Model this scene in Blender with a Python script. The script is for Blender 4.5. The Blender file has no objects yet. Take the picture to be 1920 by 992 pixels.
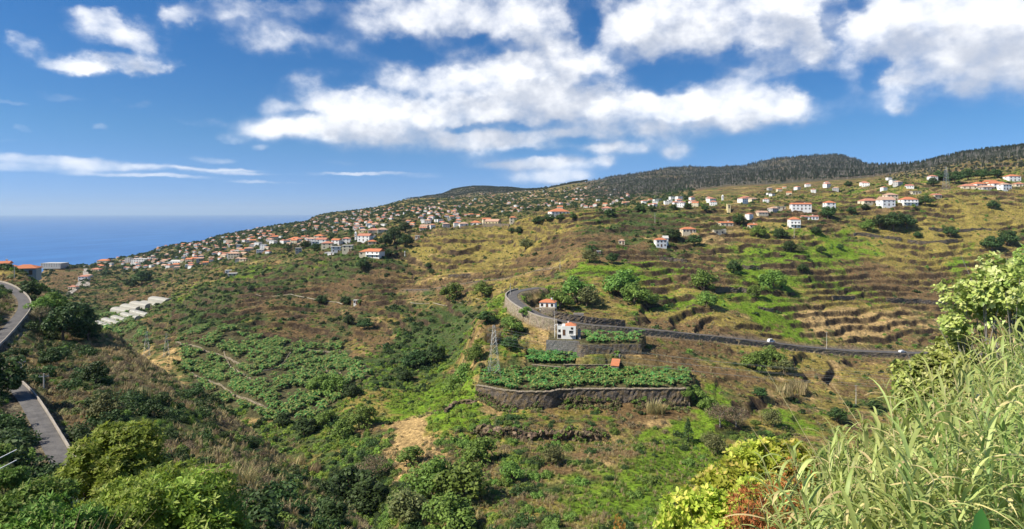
import bpy, bmesh, math, random
import numpy as np
from mathutils import Vector, Matrix
random.seed(7); RNG = np.random.default_rng(7)
S = bpy.context.scene
COL = S.collection
rad = math.radians
# ------------------------------------------------------------------ camera, sky, sun, exposure
F, CX, Y0, CAMZ = 1144.0, 960.0, 397.0, 300.0      # focal length and optical centre for a 1920 px wide picture; camera 300 m above the sea
cam = bpy.data.cameras.new('camera'); cam_o = bpy.data.objects.new('camera', cam); COL.objects.link(cam_o)
cam.sensor_width = 36; cam.lens = 36 * F / 1920; cam.shift_y = -(496 - Y0) / 1920
cam.clip_start = 0.1; cam.clip_end = 400000
cam_o.location = (0, 0, CAMZ); cam_o.rotation_euler = (rad(90), 0, 0)
S.camera = cam_o
S.view_settings.view_transform = 'Standard'; S.view_settings.look = 'None'
S.view_settings.exposure = 0.62; S.view_settings.gamma = 1.0
SUN_EL, SUN_AZ = rad(45), rad(-110)                # azimuth measured from +Y (view direction) towards +X
sun_dir = Vector((math.sin(SUN_AZ) * math.cos(SUN_EL), math.cos(SUN_AZ) * math.cos(SUN_EL), math.sin(SUN_EL)))
sl = bpy.data.lights.new('sun', 'SUN'); sl.energy = 5.0; sl.angle = rad(0.5); sl.color = (1.0, 0.93, 0.80)
so = bpy.data.objects.new('sun', sl); COL.objects.link(so); so.location = (0, 0, 900)
so.rotation_euler = sun_dir.to_track_quat('Z', 'Y').to_euler()

class NT:
    """small helper that writes node trees"""
    def __init__(s, tree): s.t = tree
    def n(s, typ, **kw):
        nd = s.t.nodes.new(typ)
        for k, v in kw.items():
            if k.startswith('i_'):
                key = k[2:]; key = int(key) if key.isdigit() else key
                s.put(nd.inputs[key], v)
            else: setattr(nd, k, v)
        return nd
    def put(s, sock, v):
        if isinstance(v, bpy.types.NodeSocket): s.t.links.new(v, sock)
        elif v is not None:
            if hasattr(sock, 'default_value') and sock.type in ('RGBA',) and len(v) == 3: v = (*v, 1)
            sock.default_value = v
    def m(s, op, a, b=None, c=None, clamp=False):
        nd = s.t.nodes.new('ShaderNodeMath'); nd.operation = op; nd.use_clamp = clamp
        s.put(nd.inputs[0], a)
        if b is not None: s.put(nd.inputs[1], b)
        if c is not None: s.put(nd.inputs[2], c)
        return nd.outputs[0]
    def vm(s, op, a, b=None, out=0):
        nd = s.t.nodes.new('ShaderNodeVectorMath'); nd.operation = op
        s.put(nd.inputs[0], a)
        if b is not None: s.put(nd.inputs[1], b)
        return nd.outputs[out]
    def mix(s, f, a, b, blend='MIX'):
        nd = s.t.nodes.new('ShaderNodeMix'); nd.data_type = 'RGBA'; nd.blend_type = blend
        s.put(nd.inputs[0], f); s.put(nd.inputs[6], a); s.put(nd.inputs[7], b)
        return nd.outputs[2]
    def ss(s, x, lo, hi, a=0.0, b=1.0):
        nd = s.t.nodes.new('ShaderNodeMapRange'); nd.interpolation_type = 'SMOOTHSTEP'
        s.put(nd.inputs[0], x); s.put(nd.inputs[1], lo); s.put(nd.inputs[2], hi); s.put(nd.inputs[3], a); s.put(nd.inputs[4], b)
        return nd.outputs[0]
    def noise(s, vec, scale, detail=4, rough=0.55, dist=0.0, col=False):
        nd = s.t.nodes.new('ShaderNodeTexNoise'); s.put(nd.inputs['Vector'], vec)
        nd.inputs['Scale'].default_value = scale; nd.inputs['Detail'].default_value = detail
        nd.inputs['Roughness'].default_value = rough; nd.inputs['Distortion'].default_value = dist
        return nd.outputs[1 if col else 0]

# clouds: soft heaps given by azimuth / elevation (degrees from a picture position), one cloud layer broken up by noise
def azel(px, py):
    x, z = (px - CX) / F, (Y0 - py) / F
    return math.degrees(math.atan2(x, 1)), math.degrees(math.atan2(z, math.hypot(x, 1)))
CLOUDS = [  # px, py, rx, ry, weight
 (560,238,95,22,.9),(520,245,60,14,.6),(640,192,75,36,1.1),(700,215,110,45,1.1),(760,180,90,50,1.1),(830,215,110,55,1.1),(845,130,35,35,.8),(700,250,140,25,.9),
 (925,135,90,45,1.0),(940,205,120,50,1.0),(1040,160,110,60,1.2),(1085,115,85,45,1.1),(1000,215,130,45,.9),(1150,190,110,50,1.1),(1260,200,110,42,1.1),
 (1350,190,90,40,1.0),(1430,195,95,38,1.2),(1480,200,50,30,.8),(1310,225,60,22,.7),(900,262,110,25,1.0),(970,262,60,16,.5),(1140,243,85,18,.9),
 (1140,273,66,14,1.0),(1030,305,85,15,1.1),(960,312,75,10,.8),(1035,333,72,15,1.15),(1130,299,28,11,1.0),(1265,287,30,18,.7),(1180,280,30,10,.6),(1690,198,24,20,.5),(1225,248,40,25,.4),
 (1250,40,140,60,1.0),(1380,50,150,75,1.3),(1500,90,110,60,.9),(1440,20,150,50,1.1),(1590,60,70,80,.7),(1585,125,22,30,.5),(1400,135,70,25,.5),
 (1700,80,110,80,1.2),(1800,110,120,60,1.3),(1760,50,140,80,1.1),(1880,60,120,90,1.2),(1640,60,90,60,.9),(1620,30,60,40,.6),(1200,70,120,40,.8),(1950,100,120,80,.8),(1760,145,80,25,.7),(1920,10,120,60,.8),
 (980,55,110,60,.75),(900,20,150,50,.75),(1020,100,80,50,.55),(760,20,80,40,.5),(800,50,110,40,.45),(700,40,60,25,.4),(1130,20,60,30,.35),
 (205,50,70,24,.62),(250,75,70,28,.85),(180,25,50,16,.5),(140,118,80,18,.95),(215,125,60,15,.7),(280,122,48,14,.8),(205,100,60,12,.5),(342,38,32,22,.7),(42,84,34,16,.7),
 (500,70,70,30,.62),(470,15,60,24,.55),(555,75,60,24,.45),(650,95,60,24,.42),(590,140,40,26,.48),(620,148,60,18,.42),(400,20,60,20,.35),(560,20,60,20,.35),(120,180,60,10,.3),(370,230,60,10,.3),(515,195,35,16,.4),(245,195,45,11,.4),(190,240,22,9,.45),
 (45,243,28,8,.4),(10,265,40,5,.35),(30,195,50,6,.28),(490,276,18,7,.5),(435,260,30,8,.4),
 (80,300,130,9,.75),(180,312,150,8,.7),(60,317,150,8,.6),(280,330,130,3.5,.8),(400,318,110,3.5,.75),(480,326,90,3,.7),(490,341,80,3.2,.8),(400,299,45,7,.5),
 (690,325,110,3,.7),(780,331,50,2.5,.35),(640,303,50,5,.25),(700,270,30,5,.2)]
GAPS = [(590,110,80,30,.5),(760,95,70,22,.7),(640,150,40,20,.5),(1120,150,24,14,.35),(1240,150,60,16,.6),(1500,150,60,16,.6),(1380,110,60,18,.6),(790,165,40,18,.45),(660,160,60,16,.5),(1180,160,30,16,.5),(960,240,60,8,.5),(1250,165,50,10,.4),(1560,40,24,50,.6),(1000,285,60,8,.6),(1090,20,24,30,.6),(870,110,40,14,.5),(1200,128,60,22,.75),(1300,140,60,14,.5),(1110,60,22,30,.7),(1540,160,50,25,.7),(960,95,50,14,.5),(1160,95,30,25,.5),(1640,140,22,30,.7),(1610,10,30,22,.7),(1465,120,40,18,.45),
 (880,240,50,7,.5),(1050,232,30,8,.5),(1090,262,50,8,.6),(560,212,40,7,.45),(200,92,50,7,.6),(870,75,60,10,.4)]
def cover_map():
    """a small computed map of how much cloud stands in which direction (azimuth -60..60, elevation -2..38 degrees); noise nodes do all the detail"""
    W, H = 960, 320; A, E = np.meshgrid((np.arange(W)+.5)/W*120-60, (np.arange(H)+.5)/H*40-2); keep = np.ones_like(A)
    for (px, py, rx, ry, wt) in CLOUDS:
        a, e = azel(px, py); a2, _ = azel(px + rx, py); _, e2 = azel(px, py - ry)
        v = ((A-a)/abs(a2-a))**2 + ((E-e)/abs(e2-e))**2
        v = v / 0.80
        keep *= 1 - min(wt*0.82, 0.9)/(1 + 0.9*v**2.2)
    for (px, py, rx, ry, wt) in GAPS:
        a, e = azel(px, py); a2, _ = azel(px + rx, py); _, e2 = azel(px, py - ry)
        v = ((A-a)/abs(a2-a))**2 + ((E-e)/abs(e2-e))**2
        keep = 1 - (1-keep)*(1 - wt/(1 + v**2.2))
    im = bpy.data.images.new('cloud_cover', W, H, float_buffer=True); im.colorspace_settings.name = 'Non-Color'
    px = np.ones((H, W, 4), np.float32); px[..., :3] = (1-keep)[..., None]; im.pixels.foreach_set(px.ravel()); im.update(); return im
def make_world():
    w = bpy.data.worlds.new('World'); S.world = w; w.use_nodes = True
    t = NT(w.node_tree); w.node_tree.nodes.clear()
    # group: cloud density along a direction
    g = bpy.data.node_groups.new('cloud_density', 'ShaderNodeTree')
    g.interface.new_socket('dir', in_out='INPUT', socket_type='NodeSocketVector')
    g.interface.new_socket('shift', in_out='INPUT', socket_type='NodeSocketVector')
    g.interface.new_socket('density', in_out='OUTPUT', socket_type='NodeSocketFloat')
    q = NT(g); gi = q.n('NodeGroupInput'); go = q.n('NodeGroupOutput')
    sep = q.n('ShaderNodeSeparateXYZ', i_0=gi.outputs[0])
    az = q.m('MULTIPLY', q.m('ARCTAN2', sep.outputs[0], sep.outputs[1]), 57.2958)
    el = q.m('MULTIPLY', q.m('ARCSINE', sep.outputs[2]), 57.2958)
    p0 = q.vm('ADD', q.n('ShaderNodeCombineXYZ', i_0=az, i_1=el, i_2=0.0).outputs[0], gi.outputs[1])
    # ragged edges: warp the position with noise that is finer lower in the sky
    st = q.vm('MULTIPLY', p0, (1.0, 1.25, 1.0))
    wv = q.vm('SUBTRACT', q.noise(st, 0.22, 5, 0.6, col=True), (0.5, 0.5, 0.5))
    sepp = q.n('ShaderNodeSeparateXYZ', i_0=p0)
    wamt = q.ss(sepp.outputs[1], 2.0, 14.0, 0.28, 1.0)
    sc = q.n('ShaderNodeVectorMath', operation='SCALE', i_0=q.vm('MULTIPLY', wv, (5.0, 3.6, 0.0))); q.put(sc.inputs['Scale'], wamt)
    p = q.vm('ADD', p0, sc.outputs[0])
    uv = q.n('ShaderNodeCombineXYZ'); sp = q.n('ShaderNodeSeparateXYZ', i_0=p)
    q.put(uv.inputs[0], q.m('MULTIPLY_ADD', sp.outputs[0], 1/120, 0.5)); q.put(uv.inputs[1], q.m('MULTIPLY_ADD', sp.outputs[1], 1/40, 0.05))
    im = q.n('ShaderNodeTexImage', image=cover_map(), interpolation='Linear', extension='EXTEND', i_0=uv.outputs[0])
    acc = q.n('ShaderNodeSeparateColor', i_Color=im.outputs[0]).outputs[0]
    # the rest of the sky, outside the part in view: scattered clouds of the same kind
    pl = q.m('MAXIMUM', sep.outputs[2], 0.03)
    plane = q.n('ShaderNodeCombineXYZ', i_0=q.m('DIVIDE', sep.outputs[0], pl), i_1=q.m('DIVIDE', sep.outputs[1], pl), i_2=0.0).outputs[0]
    gen = q.ss(q.noise(plane, 0.9, 4, 0.55), 0.5, 0.72, 0.0, 0.9)
    out = q.m('MAXIMUM', q.ss(q.m('ABSOLUTE', az), 47.0, 56.0), q.ss(el, 24.0, 32.0))
    acc = q.m('ADD', q.m('MULTIPLY', acc, q.m('SUBTRACT', 1.0, out)), q.m('MULTIPLY', gen, out))
    fb = q.noise(q.vm('ADD', q.vm('MULTIPLY', p0, (1.0, 1.3, 1.0)), (7.3, 1.1, 0)), 0.30, 7, 0.55)
    fb2 = q.noise(q.vm('MULTIPLY', p0, (1.0, 1.6, 1.0)), 0.13, 3, 0.5)
    fb = q.m('ADD', q.m('MULTIPLY', q.m('SUBTRACT', fb, 0.5), 1.5), q.m('MULTIPLY', q.m('SUBTRACT', fb2, 0.5), 0.8))
    den = q.m('ADD', acc, q.m('MULTIPLY', fb, q.ss(acc, 0.0, 0.6, 0.1, 1.0)))
    q.t.links.new(den, go.inputs[0])
    geo = t.n('ShaderNodeNewGeometry')
    tc = t.n('ShaderNodeTexCoord').outputs['Generated']
    def dens(shift):
        nd = t.n('ShaderNodeGroup'); nd.node_tree = g; t.put(nd.inputs[0], tc); nd.inputs[1].default_value = shift
        return nd.outputs[0]
    d0 = dens((0, 0, 0)); d1 = dens((-1.0, 2.4, 0))
    cover = t.ss(d0, 0.14, 1.12)
    lit = t.ss(t.m('SUBTRACT', d1, t.m('MULTIPLY', d0, 0.35)), 0.10, 0.85, 1.0, 0.0)
    sky = t.n('ShaderNodeTexSky', sky_type='NISHITA', sun_disc=False, sun_elevation=SUN_EL, sun_rotation=SUN_AZ,
              altitude=300, air_density=1.0, dust_density=0.3, ozone_density=3.0)
    sepz = t.n('ShaderNodeSeparateXYZ', i_0=tc)
    hv = t.n('ShaderNodeCombineXYZ', i_0=sepz.outputs[0], i_1=sepz.outputs[1], i_2=t.m('ADD', t.m('MAXIMUM', sepz.outputs[2], 0.0), 0.05))
    t.put(sky.inputs['Vector'], hv.outputs[0])
    hs = t.n('ShaderNodeHueSaturation', i_Saturation=1.36, i_Value=0.9, i_Color=sky.outputs[0])
    skyc = t.mix(1.0, hs.outputs[0], t.mix(t.ss(sepz.outputs[2], 0.0, 0.13), (0.74, 0.87, 1.36), (0.86, 0.98, 1.12)), 'MULTIPLY')
    cc = t.mix(lit, (5.6, 6.0, 6.9), (10.6, 10.6, 10.7))
    thick = t.ss(sepz.outputs[2], 0.0, 0.12, 0.55, 0.97)
    c = t.mix(t.m('MULTIPLY', cover, thick), skyc, cc)
    bg = t.n('ShaderNodeBackground', i_Color=c, i_Strength=0.074)
    o = t.n('ShaderNodeOutputWorld', i_Surface=bg.outputs[0])
make_world()
# ------------------------------------------------------------------ helpers
def tag(o, label=None, cat=None, group=None, kind=None):
    if label: o['label'] = label
    if cat: o['category'] = cat
    if group: o['group'] = group
    if kind: o['kind'] = kind
    return o
def link(name, me, parent=None):
    o = bpy.data.objects.new(name, me); COL.objects.link(o)
    if parent is not None: o.parent = parent
    return o
def empty(name, loc, rz=0.0):
    o = bpy.data.objects.new(name, None); COL.objects.link(o); o.location = loc; o.rotation_euler = (0, 0, rz); o.empty_display_size = 0.2
    return o
def mesh_np(name, V, Fq, mats=(), smooth=False, col=None, fmat=None):
    V = np.asarray(V, np.float32); Fq = np.asarray(Fq, np.int32); k = Fq.shape[1]
    me = bpy.data.meshes.new(name); me.vertices.add(len(V)); me.vertices.foreach_set('co', V.ravel())
    me.loops.add(Fq.size); me.loops.foreach_set('vertex_index', Fq.ravel())
    me.polygons.add(len(Fq)); me.polygons.foreach_set('loop_start', np.arange(0, Fq.size, k, dtype=np.int32))
    me.polygons.foreach_set('loop_total', np.full(len(Fq), k, np.int32))
    if smooth: me.polygons.foreach_set('use_smooth', np.ones(len(Fq), bool))
    if fmat is not None: me.polygons.foreach_set('material_index', np.asarray(fmat, np.int32))
    if col is not None:
        at = me.attributes.new('tint', 'FLOAT_COLOR', 'POINT'); c = np.ones((len(V), 4), np.float32); c[:, :3] = col; at.data.foreach_set('color', c.ravel())
    for m in mats: me.materials.append(m)
    me.update(calc_edges=True); me.validate()
    return me
class MB:
    """collects boxes, prisms and tubes, becomes ONE mesh"""
    def __init__(s): s.v = []; s.f = []; s.m = []
    def add(s, vs, fs, mi=0):
        b = len(s.v); s.v += [tuple(v) for v in vs]; s.f += [tuple(b + i for i in f) for f in fs]; s.m += [mi] * len(fs)
    def box(s, x0, x1, y0, y1, z0, z1, mi=0):
        s.add([(x0,y0,z0),(x1,y0,z0),(x1,y1,z0),(x0,y1,z0),(x0,y0,z1),(x1,y0,z1),(x1,y1,z1),(x0,y1,z1)],
              [(0,3,2,1),(4,5,6,7),(0,1,5,4),(1,2,6,5),(2,3,7,6),(3,0,4,7)], mi)
    def tube(s, p, q, r0, r1=None, n=6, mi=0, cap=True):
        r1 = r0 if r1 is None else r1; p = Vector(p); q = Vector(q); d = (q - p)
        if d.length < 1e-6: return
        u = d.normalized().orthogonal().normalized(); w = d.normalized().cross(u)
        vs = [p + (u * math.cos(2*math.pi*i/n) + w * math.sin(2*math.pi*i/n)) * r0 for i in range(n)] + \
             [q + (u * math.cos(2*math.pi*i/n) + w * math.sin(2*math.pi*i/n)) * r1 for i in range(n)]
        fs = [(i, (i+1) % n, n + (i+1) % n, n + i) for i in range(n)]
        if cap: fs += [tuple(range(n))[::-1], tuple(range(n, 2*n))]
        s.add(vs, fs, mi)
    def mesh(s, name, *mats, smooth=False):
        me = bpy.data.meshes.new(name); me.from_pydata(s.v, [], s.f)
        for m in mats: me.materials.append(m)
        if len(mats) > 1: me.polygons.foreach_set('material_index', s.m)
        if smooth: me.polygons.foreach_set('use_smooth', [True] * len(me.polygons))
        me.update(); return me
    def build(s, name, mats, parent=None, smooth=False):
        if not isinstance(mats, (list, tuple)): mats = [mats]
        return link(name, s.mesh(name, *mats, smooth=smooth), parent)
_perm = np.random.default_rng(3).permutation(4096).astype(np.int64)
_ang = np.random.default_rng(4).random(4096) * 2 * math.pi
def perlin(x, y, seed=0):
    x = np.asarray(x, float) + seed * 17.31; y = np.asarray(y, float) - seed * 9.77
    xi = np.floor(x).astype(np.int64); yi = np.floor(y).astype(np.int64); xf = x - xi; yf = y - yi
    def g(i, j):
        h = _ang[_perm[(_perm[(xi + i) & 4095] + yi + j) & 4095]]
        return np.cos(h) * (xf - i) + np.sin(h) * (yf - j)
    u = xf*xf*xf*(xf*(xf*6-15)+10); v = yf*yf*yf*(yf*(yf*6-15)+10)
    a = g(0,0); b = g(1,0); c = g(0,1); d = g(1,1)
    return ((a + (b-a)*u) * (1-v) + (c + (d-c)*u) * v) * 1.5
def fbm(x, y, wl, octs=4, seed=0, rough=0.5):
    r = 0; a = 1.0; t = 0
    for o in range(octs):
        r = r + a * perlin(x / wl, y / wl, seed + o * 3); t += a; a *= rough; wl /= 2.03
    return r / t
def sst(x, a, b): t = np.clip((x - a) / (b - a), 0, 1); return t*t*(3-2*t)
def pchip(xk, yk, x):
    """monotone cubic through the knots; yk may carry extra trailing axes"""
    xk = np.asarray(xk, float); yk = np.asarray(yk, float); h = np.diff(xk); sh = (len(h),) + (1,) * (yk.ndim - 1); hh = h.reshape(sh)
    d = np.diff(yk, axis=0) / hh; m = np.zeros_like(yk); w1 = 2*hh[1:] + hh[:-1]; w2 = hh[1:] + 2*hh[:-1]
    ok = (d[:-1] * d[1:]) > 0
    with np.errstate(divide='ignore', invalid='ignore'):
        mm = (w1 + w2) / (w1 / d[:-1] + w2 / d[1:])
    m[1:-1] = np.where(ok, np.nan_to_num(mm), 0); m[0] = d[0]; m[-1] = d[-1]
    i = np.clip(np.searchsorted(xk, x) - 1, 0, len(h) - 1); t = (x - xk[i]) / h[i]
    t = np.clip(t, 0, 1).reshape((-1,) + (1,) * (yk.ndim - 1)); hi = h[i].reshape(t.shape)
    return (2*t**3-3*t**2+1)*yk[i] + (t**3-2*t**2+t)*hi*m[i] + (-2*t**3+3*t**2)*yk[i+1] + (t**3-t**2)*hi*m[i+1]

# ------------------------------------------------------------------ the lie of the land
# for lines of sight at several bearings: distance -> either the height against the eye (up to 260 m) or the apparent row (beyond 280)
NEARL = [(2,-1.9),(5,-4.2),(12,-8.5),(20,-13)]
NEARM = [(2,-1.9),(5,-4.5),(12,-10),(20,-16)]
LAND = {
 -260: [(2,-1.9),(5,-3),(12,-6),(30,-12),(60,-19),(97,-23),(150,-22),(230,-20),(300,-26),(500,-100),(900,-180),(1300,-310),(5500,-330)],
 -60: NEARL[:2]+[(12,-7.5),(30,-14.5),(50,-20.5),(70,-25),(95,-27.2),(108,-27.6),(130,-24),(190,-22.5),(230,-22.5),(270,-23.5),(330,-36),(500,-110),(900,-160),(1300,-305),(5500,-330)],
 30: NEARL[:3]+[(25,-14),(45,-19.5),(62,-23.5),(78,-25.8),(95,-27.2),(112,-29),(130,-28.0),(145,-26.4),(177,-25.2),(215,-25.4),(250,-26),(280,-26.5),(330,-40),(500,-110),(800,-125),(1000,-140),(1300,-305),(5500,-330)],
 100: NEARL+[(30,-17),(55,-25.2),(67,-26.5),(90,770),(115,700),(150,640),(195,580),(230,-31.5),(280,-50),(360,-88),(450,-105),(650,-98),(750,545),(900,520),(1050,-94),(1200,-110),(1500,-310),(5500,-330)],
 200: NEARL+[(30,-17),(55,-24.5),(70,-27),(90,770),(115,710),(150,655),(175,622),(195,-40),(240,-78),(300,-100),(420,-108),(520,618),(560,600),(640,575),(760,545),(900,520),(1150,500),(1330,488),(1500,-180),(1750,-310),(5500,-330)],
 300: NEARL+[(30,-17.5),(60,-27),(90,790),(120,735),(150,692),(170,-49),(210,-80),(270,-94),(330,-97),(400,660),(460,620),(540,580),(640,550),(800,520),(950,500),(1200,480),(1600,465),(1900,-250),(2200,-310),(5500,-330)],
 400: NEARL+[(30,-17.5),(60,890),(90,825),(115,780),(135,752),(155,-56),(190,-82),(240,-94),(300,-96),(330,-92),(355,700),(390,650),(440,600),(520,560),(620,525),(720,500),(850,485),(1100,465),(1450,452),(1800,447),(2050,-200),(2400,-310),(5500,-330)],
 500: NEARL+[(30,-17.5),(60,930),(90,878),(120,832),(140,-60),(170,-80),(215,-91),(260,-93),(300,740),(350,680),(400,640),(450,590),(520,545),(600,510),(680,480),(800,460),(1000,447),(1400,435),(1900,426),(2200,-180),(2700,-310),(5500,-330)],
 600: NEARM[:3]+[(30,-19),(60,975),(85,940),(105,912),(125,-64),(155,-82),(190,-87),(225,-88),(255,800),(300,740),(350,690),(400,645),(450,600),(500,560),(550,520),(600,482),(700,462),(900,445),(1200,430),(1700,415),(2300,403),(2600,-60),(3200,-310),(5500,-330)],
 690: NEARM+[(30,-21),(60,1015),(80,1000),(95,990),(115,-66),(145,-81),(180,-83),(205,850),(240,790),(280,740),(330,690),(380,650),(430,600),(480,555),(530,510),(565,480),(640,455),(800,432),(1100,416),(1600,402),(2300,390),(2700,-10),(3300,-310),(5500,-330)],
 770: NEARM+[(30,-24),(60,-36),(95,-58),(120,-72),(150,950),(185,880),(200,850),(222,800),(250,772),(290,735),(320,700),(370,650),(420,600),(470,560),(520,520),(570,482),(630,452),(720,433),(900,416),(1400,397),(2100,381),(2900,371),(3300,0),(3800,-310),(5500,-330)],
 850: NEARM+[(30,-24),(60,-37),(90,-55),(125,-69),(160,920),(190,860),(215,800),(235,760),(250,748),(270,742),(300,710),(340,660),(370,630),(420,580),(470,540),(520,505),(570,470),(620,442),(720,425),(1000,407),(1500,390),(2300,374),(3200,362),(3700,357),(4100,60),(4800,-310),(5500,-330)],
 900: NEARM+[(30,-24),(60,-37),(90,-55),(125,-68),(160,920),(190,860),(208,828),(214,798),(230,768),(239,740),(246,716),(262,680),(285,640),(305,603),(318,595),(345,600),(370,590),(410,565),(450,535),(500,510),(560,478),(620,443),(700,422),(1000,404),(1500,388),(2300,370),(3000,358),(3800,351),(4300,60),(5000,-300),(5500,-330)],
 950: NEARM+[(30,-24),(60,-37),(90,-55),(130,985),(160,920),(190,850),(206,826),(212,796),(224,780),(232,768),(237,744),(245,722),(262,680),(285,630),(310,585),(326,556),(345,545),(400,545),(450,525),(510,495),(560,470),(600,445),(640,420),(700,415),(1000,400),(1500,385),(2300,366),(3000,355),(3700,354),(4300,60),(5000,-300),(5500,-330)],
 1000: NEARM+[(30,-24),(60,-37),(90,-55),(130,985),(160,920),(190,850),(206,830),(212,800),(221,784),(229,770),(234,752),(240,735),(255,695),(270,660),(285,628),(300,598),(325,570),(345,553),(380,535),(430,515),(480,490),(530,458),(580,432),(640,405),(720,410),(1000,396),(1500,382),(2200,362),(2800,355),(3500,110),(5000,-200),(5500,-330)],
 1100: NEARM+[(30,-24),(60,-37),(90,-55),(130,990),(160,920),(190,850),(206,832),(212,806),(222,782),(232,768),(236,738),(248,712),(257,690),(263,664),(280,640),(292,610),(300,605),(340,570),(380,530),(430,490),(480,455),(540,420),(600,396),(660,399),(700,399),(900,391),(1400,377),(2200,354),(2700,341),(3600,100),(5500,-300)],
 1200: NEARM+[(30,-24),(60,-37),(90,-55),(130,990),(160,920),(190,850),(208,822),(222,784),(232,768),(237,740),(248,714),(257,692),(263,666),(285,645),(298,622),(312,608),(350,570),(390,530),(440,490),(490,455),(550,420),(610,392),(660,393),(700,389),(1000,380),(1600,362),(2300,335),(2800,322),(3800,200),(5500,-200)],
 1300: NEARM+[(30,-23),(60,-37),(90,-55),(130,985),(160,930),(190,865),(212,815),(232,770),(240,745),(255,710),(280,675),(300,645),(312,628),(328,612),(360,570),(400,530),(450,490),(500,450),(560,410),(620,382),(680,382),(750,376),(1100,366),(1700,346),(2400,325),(3000,314),(4000,250),(5500,-100)],
 1400: NEARM[:1]+[(5,-5.4),(13,-9.6),(16,-13),(30,-21),(60,-39),(95,-57),(130,-69),(170,920),(200,850),(225,790),(250,740),(280,692),(305,658),(322,636),(337,620),(370,577),(410,530),(460,490),(510,450),(570,402),(640,380),(700,378),(760,372),(1100,358),(1800,335),(2600,320),(3200,313),(4200,250),(5500,-100)],
 1500: NEARM[:1]+[(5,-5.2),(12,-8.2),(15,-11.5),(30,-21),(60,-40),(95,-58),(130,-71),(170,930),(200,860),(230,800),(260,750),(290,700),(320,662),(338,648),(352,633),(385,582),(420,540),(465,495),(515,445),(550,415),(600,390),(680,371),(850,356),(1200,347),(1900,325),(2700,302),(3400,296),(4200,250),(5500,0)],
 1600: NEARM[:1]+[(5,-4.9),(11,-7.2),(14,-10.5),(30,-21),(60,-41),(95,-60),(130,-72),(175,915),(210,850),(240,795),(270,750),(305,705),(335,668),(348,656),(362,641),(400,592),(440,542),(480,500),(530,450),(580,402),(620,381),(700,361),(850,346),(1300,338),(2000,325),(2700,312),(3400,306),(4500,250),(5500,0)],
 1700: NEARM[:1]+[(5,-4.6),(10,-6.3),(13,-9),(30,-21),(60,-42),(95,-62),(130,-74),(180,-82),(240,790),(290,730),(335,680),(360,661),(374,646),(410,600),(450,550),(490,500),(540,442),(575,398),(610,376),(700,345),(800,336),(1000,330),(1300,324),(1800,320),(2600,318),(5500,100)],
 1800: NEARM[:1]+[(5,-4.3),(9.5,-5.6),(12,-8),(30,-21),(60,-43),(95,-63),(130,-75),(180,-84),(250,-86),(300,730),(345,685),(372,664),(386,650),(420,600),(460,550),(500,492),(550,432),(590,387),(640,361),(700,343),(850,322),(1000,309),(1300,303),(2600,300),(5500,150)],
 1920: NEARM[:1]+[(5,-3.9),(9,-4.8),(12,-7),(30,-21),(60,-43),(95,-63),(130,-76),(180,-86),(250,-88),(310,-82),(360,690),(383,665),(397,650),(430,600),(470,550),(505,490),(560,422),(600,377),(650,350),(720,327),(850,308),(1050,292),(1400,286),(2600,284),(5500,200)],
 2200: NEARM[:1]+[(5,-3.4),(9,-4.2),(12,-6.4),(30,-21),(60,-43),(95,-63),(130,-76),(180,-86),(250,-88),(310,-84),(360,690),(383,665),(397,650),(430,600),(470,550),(505,490),(560,415),(600,367),(650,335),(720,310),(850,288),(1050,270),(1400,258),(2600,250),(5500,180)],
}
U = np.concatenate([np.arange(-240, -40, 12.0), np.arange(-40, 1960, 2.35), np.arange(1960, 2200, 12.0)])
DD = [2.0]
while DD[-1] < 5400:
    d = DD[-1]
    DD.append(d + (d * 0.035 if d < 50 else d * 0.0145 if d < 190 else 1.0 if d < 600 else (d - 600) * 0.010 + 1.1))
DD = np.array(DD); LD = np.log(DD)
def build_base():
    cols = sorted(LAND); tab = []
    for c in cols:
        k = LAND[c]; d = np.array([a for a, _ in k], float)
        s = np.array([((-v) * F / a) if v <= 260 else v - Y0 for a, v in k])      # slope as rows below the horizon
        if d[-1] < DD[-1]: d = np.append(d, DD[-1] * 1.01); s = np.append(s, s[-1])
        z = -s * d / F
        tab.append(pchip(np.log(d), z / (d ** 0.5), LD) * DD ** 0.5)
    Z = pchip(cols, np.array(tab) / DD[None, :], U) * DD[None, :]
    # soften along both directions
    for _ in range(2):
        Zs = Z.copy(); Zs[:, 2:-2] = (Z[:, :-4] + 2*Z[:, 1:-3] + 3*Z[:, 2:-2] + 2*Z[:, 3:-1] + Z[:, 4:]) / 9; Z = Zs
    return Z
Z = build_base()
XX = ((U - CX) / F)[:, None] * DD[None, :]; YY = np.broadcast_to(DD[None, :], XX.shape).copy()
UU = np.broadcast_to(U[:, None], XX.shape)
# gullies and humps, growing with the size of the land they sit on
Dn = YY
def relief():
    a1 = sst(Dn, 700, 2200) * 14; a2 = sst(Dn, 250, 800) * 3.0 + sst(Dn, 900, 2500) * 6; a3 = sst(Dn, 90, 220) * 1.5 + 0.12
    a1 = a1 + sst(Dn, 1500, 2600)*sst(UU, 1050, 1250)*16; calm = 1 - 0.85 * (sst(UU, 880, 930) * (1 - sst(UU, 1330, 1420)) * sst(Dn, 222, 230) * (1 - sst(Dn, 300, 330)))
    edge = 1 - sst(Dn, 2.0, 4) * 0
    return (np.abs(perlin(XX/330, YY/420, 6))*sst(Dn, 1600, 2600)*sst(UU, 1050, 1250)*-45 + fbm(XX, YY, 620, 3, 1) * a1 + fbm(XX, YY, 170, 3, 5) * a2 + fbm(XX, YY, 38, 3, 9) * a3 * calm) * edge
Z = Z + relief() + (20*np.exp(-((UU-1565)/55)**2) + 9*np.exp(-((UU-1490)/30)**2))*sst(Dn, 2700, 3300)*(1-sst(Dn, 3800, 4600)) - 34*np.exp(-((UU-1680)/45)**2)*sst(Dn, 2400, 3000)
EYE = 0.0
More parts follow.
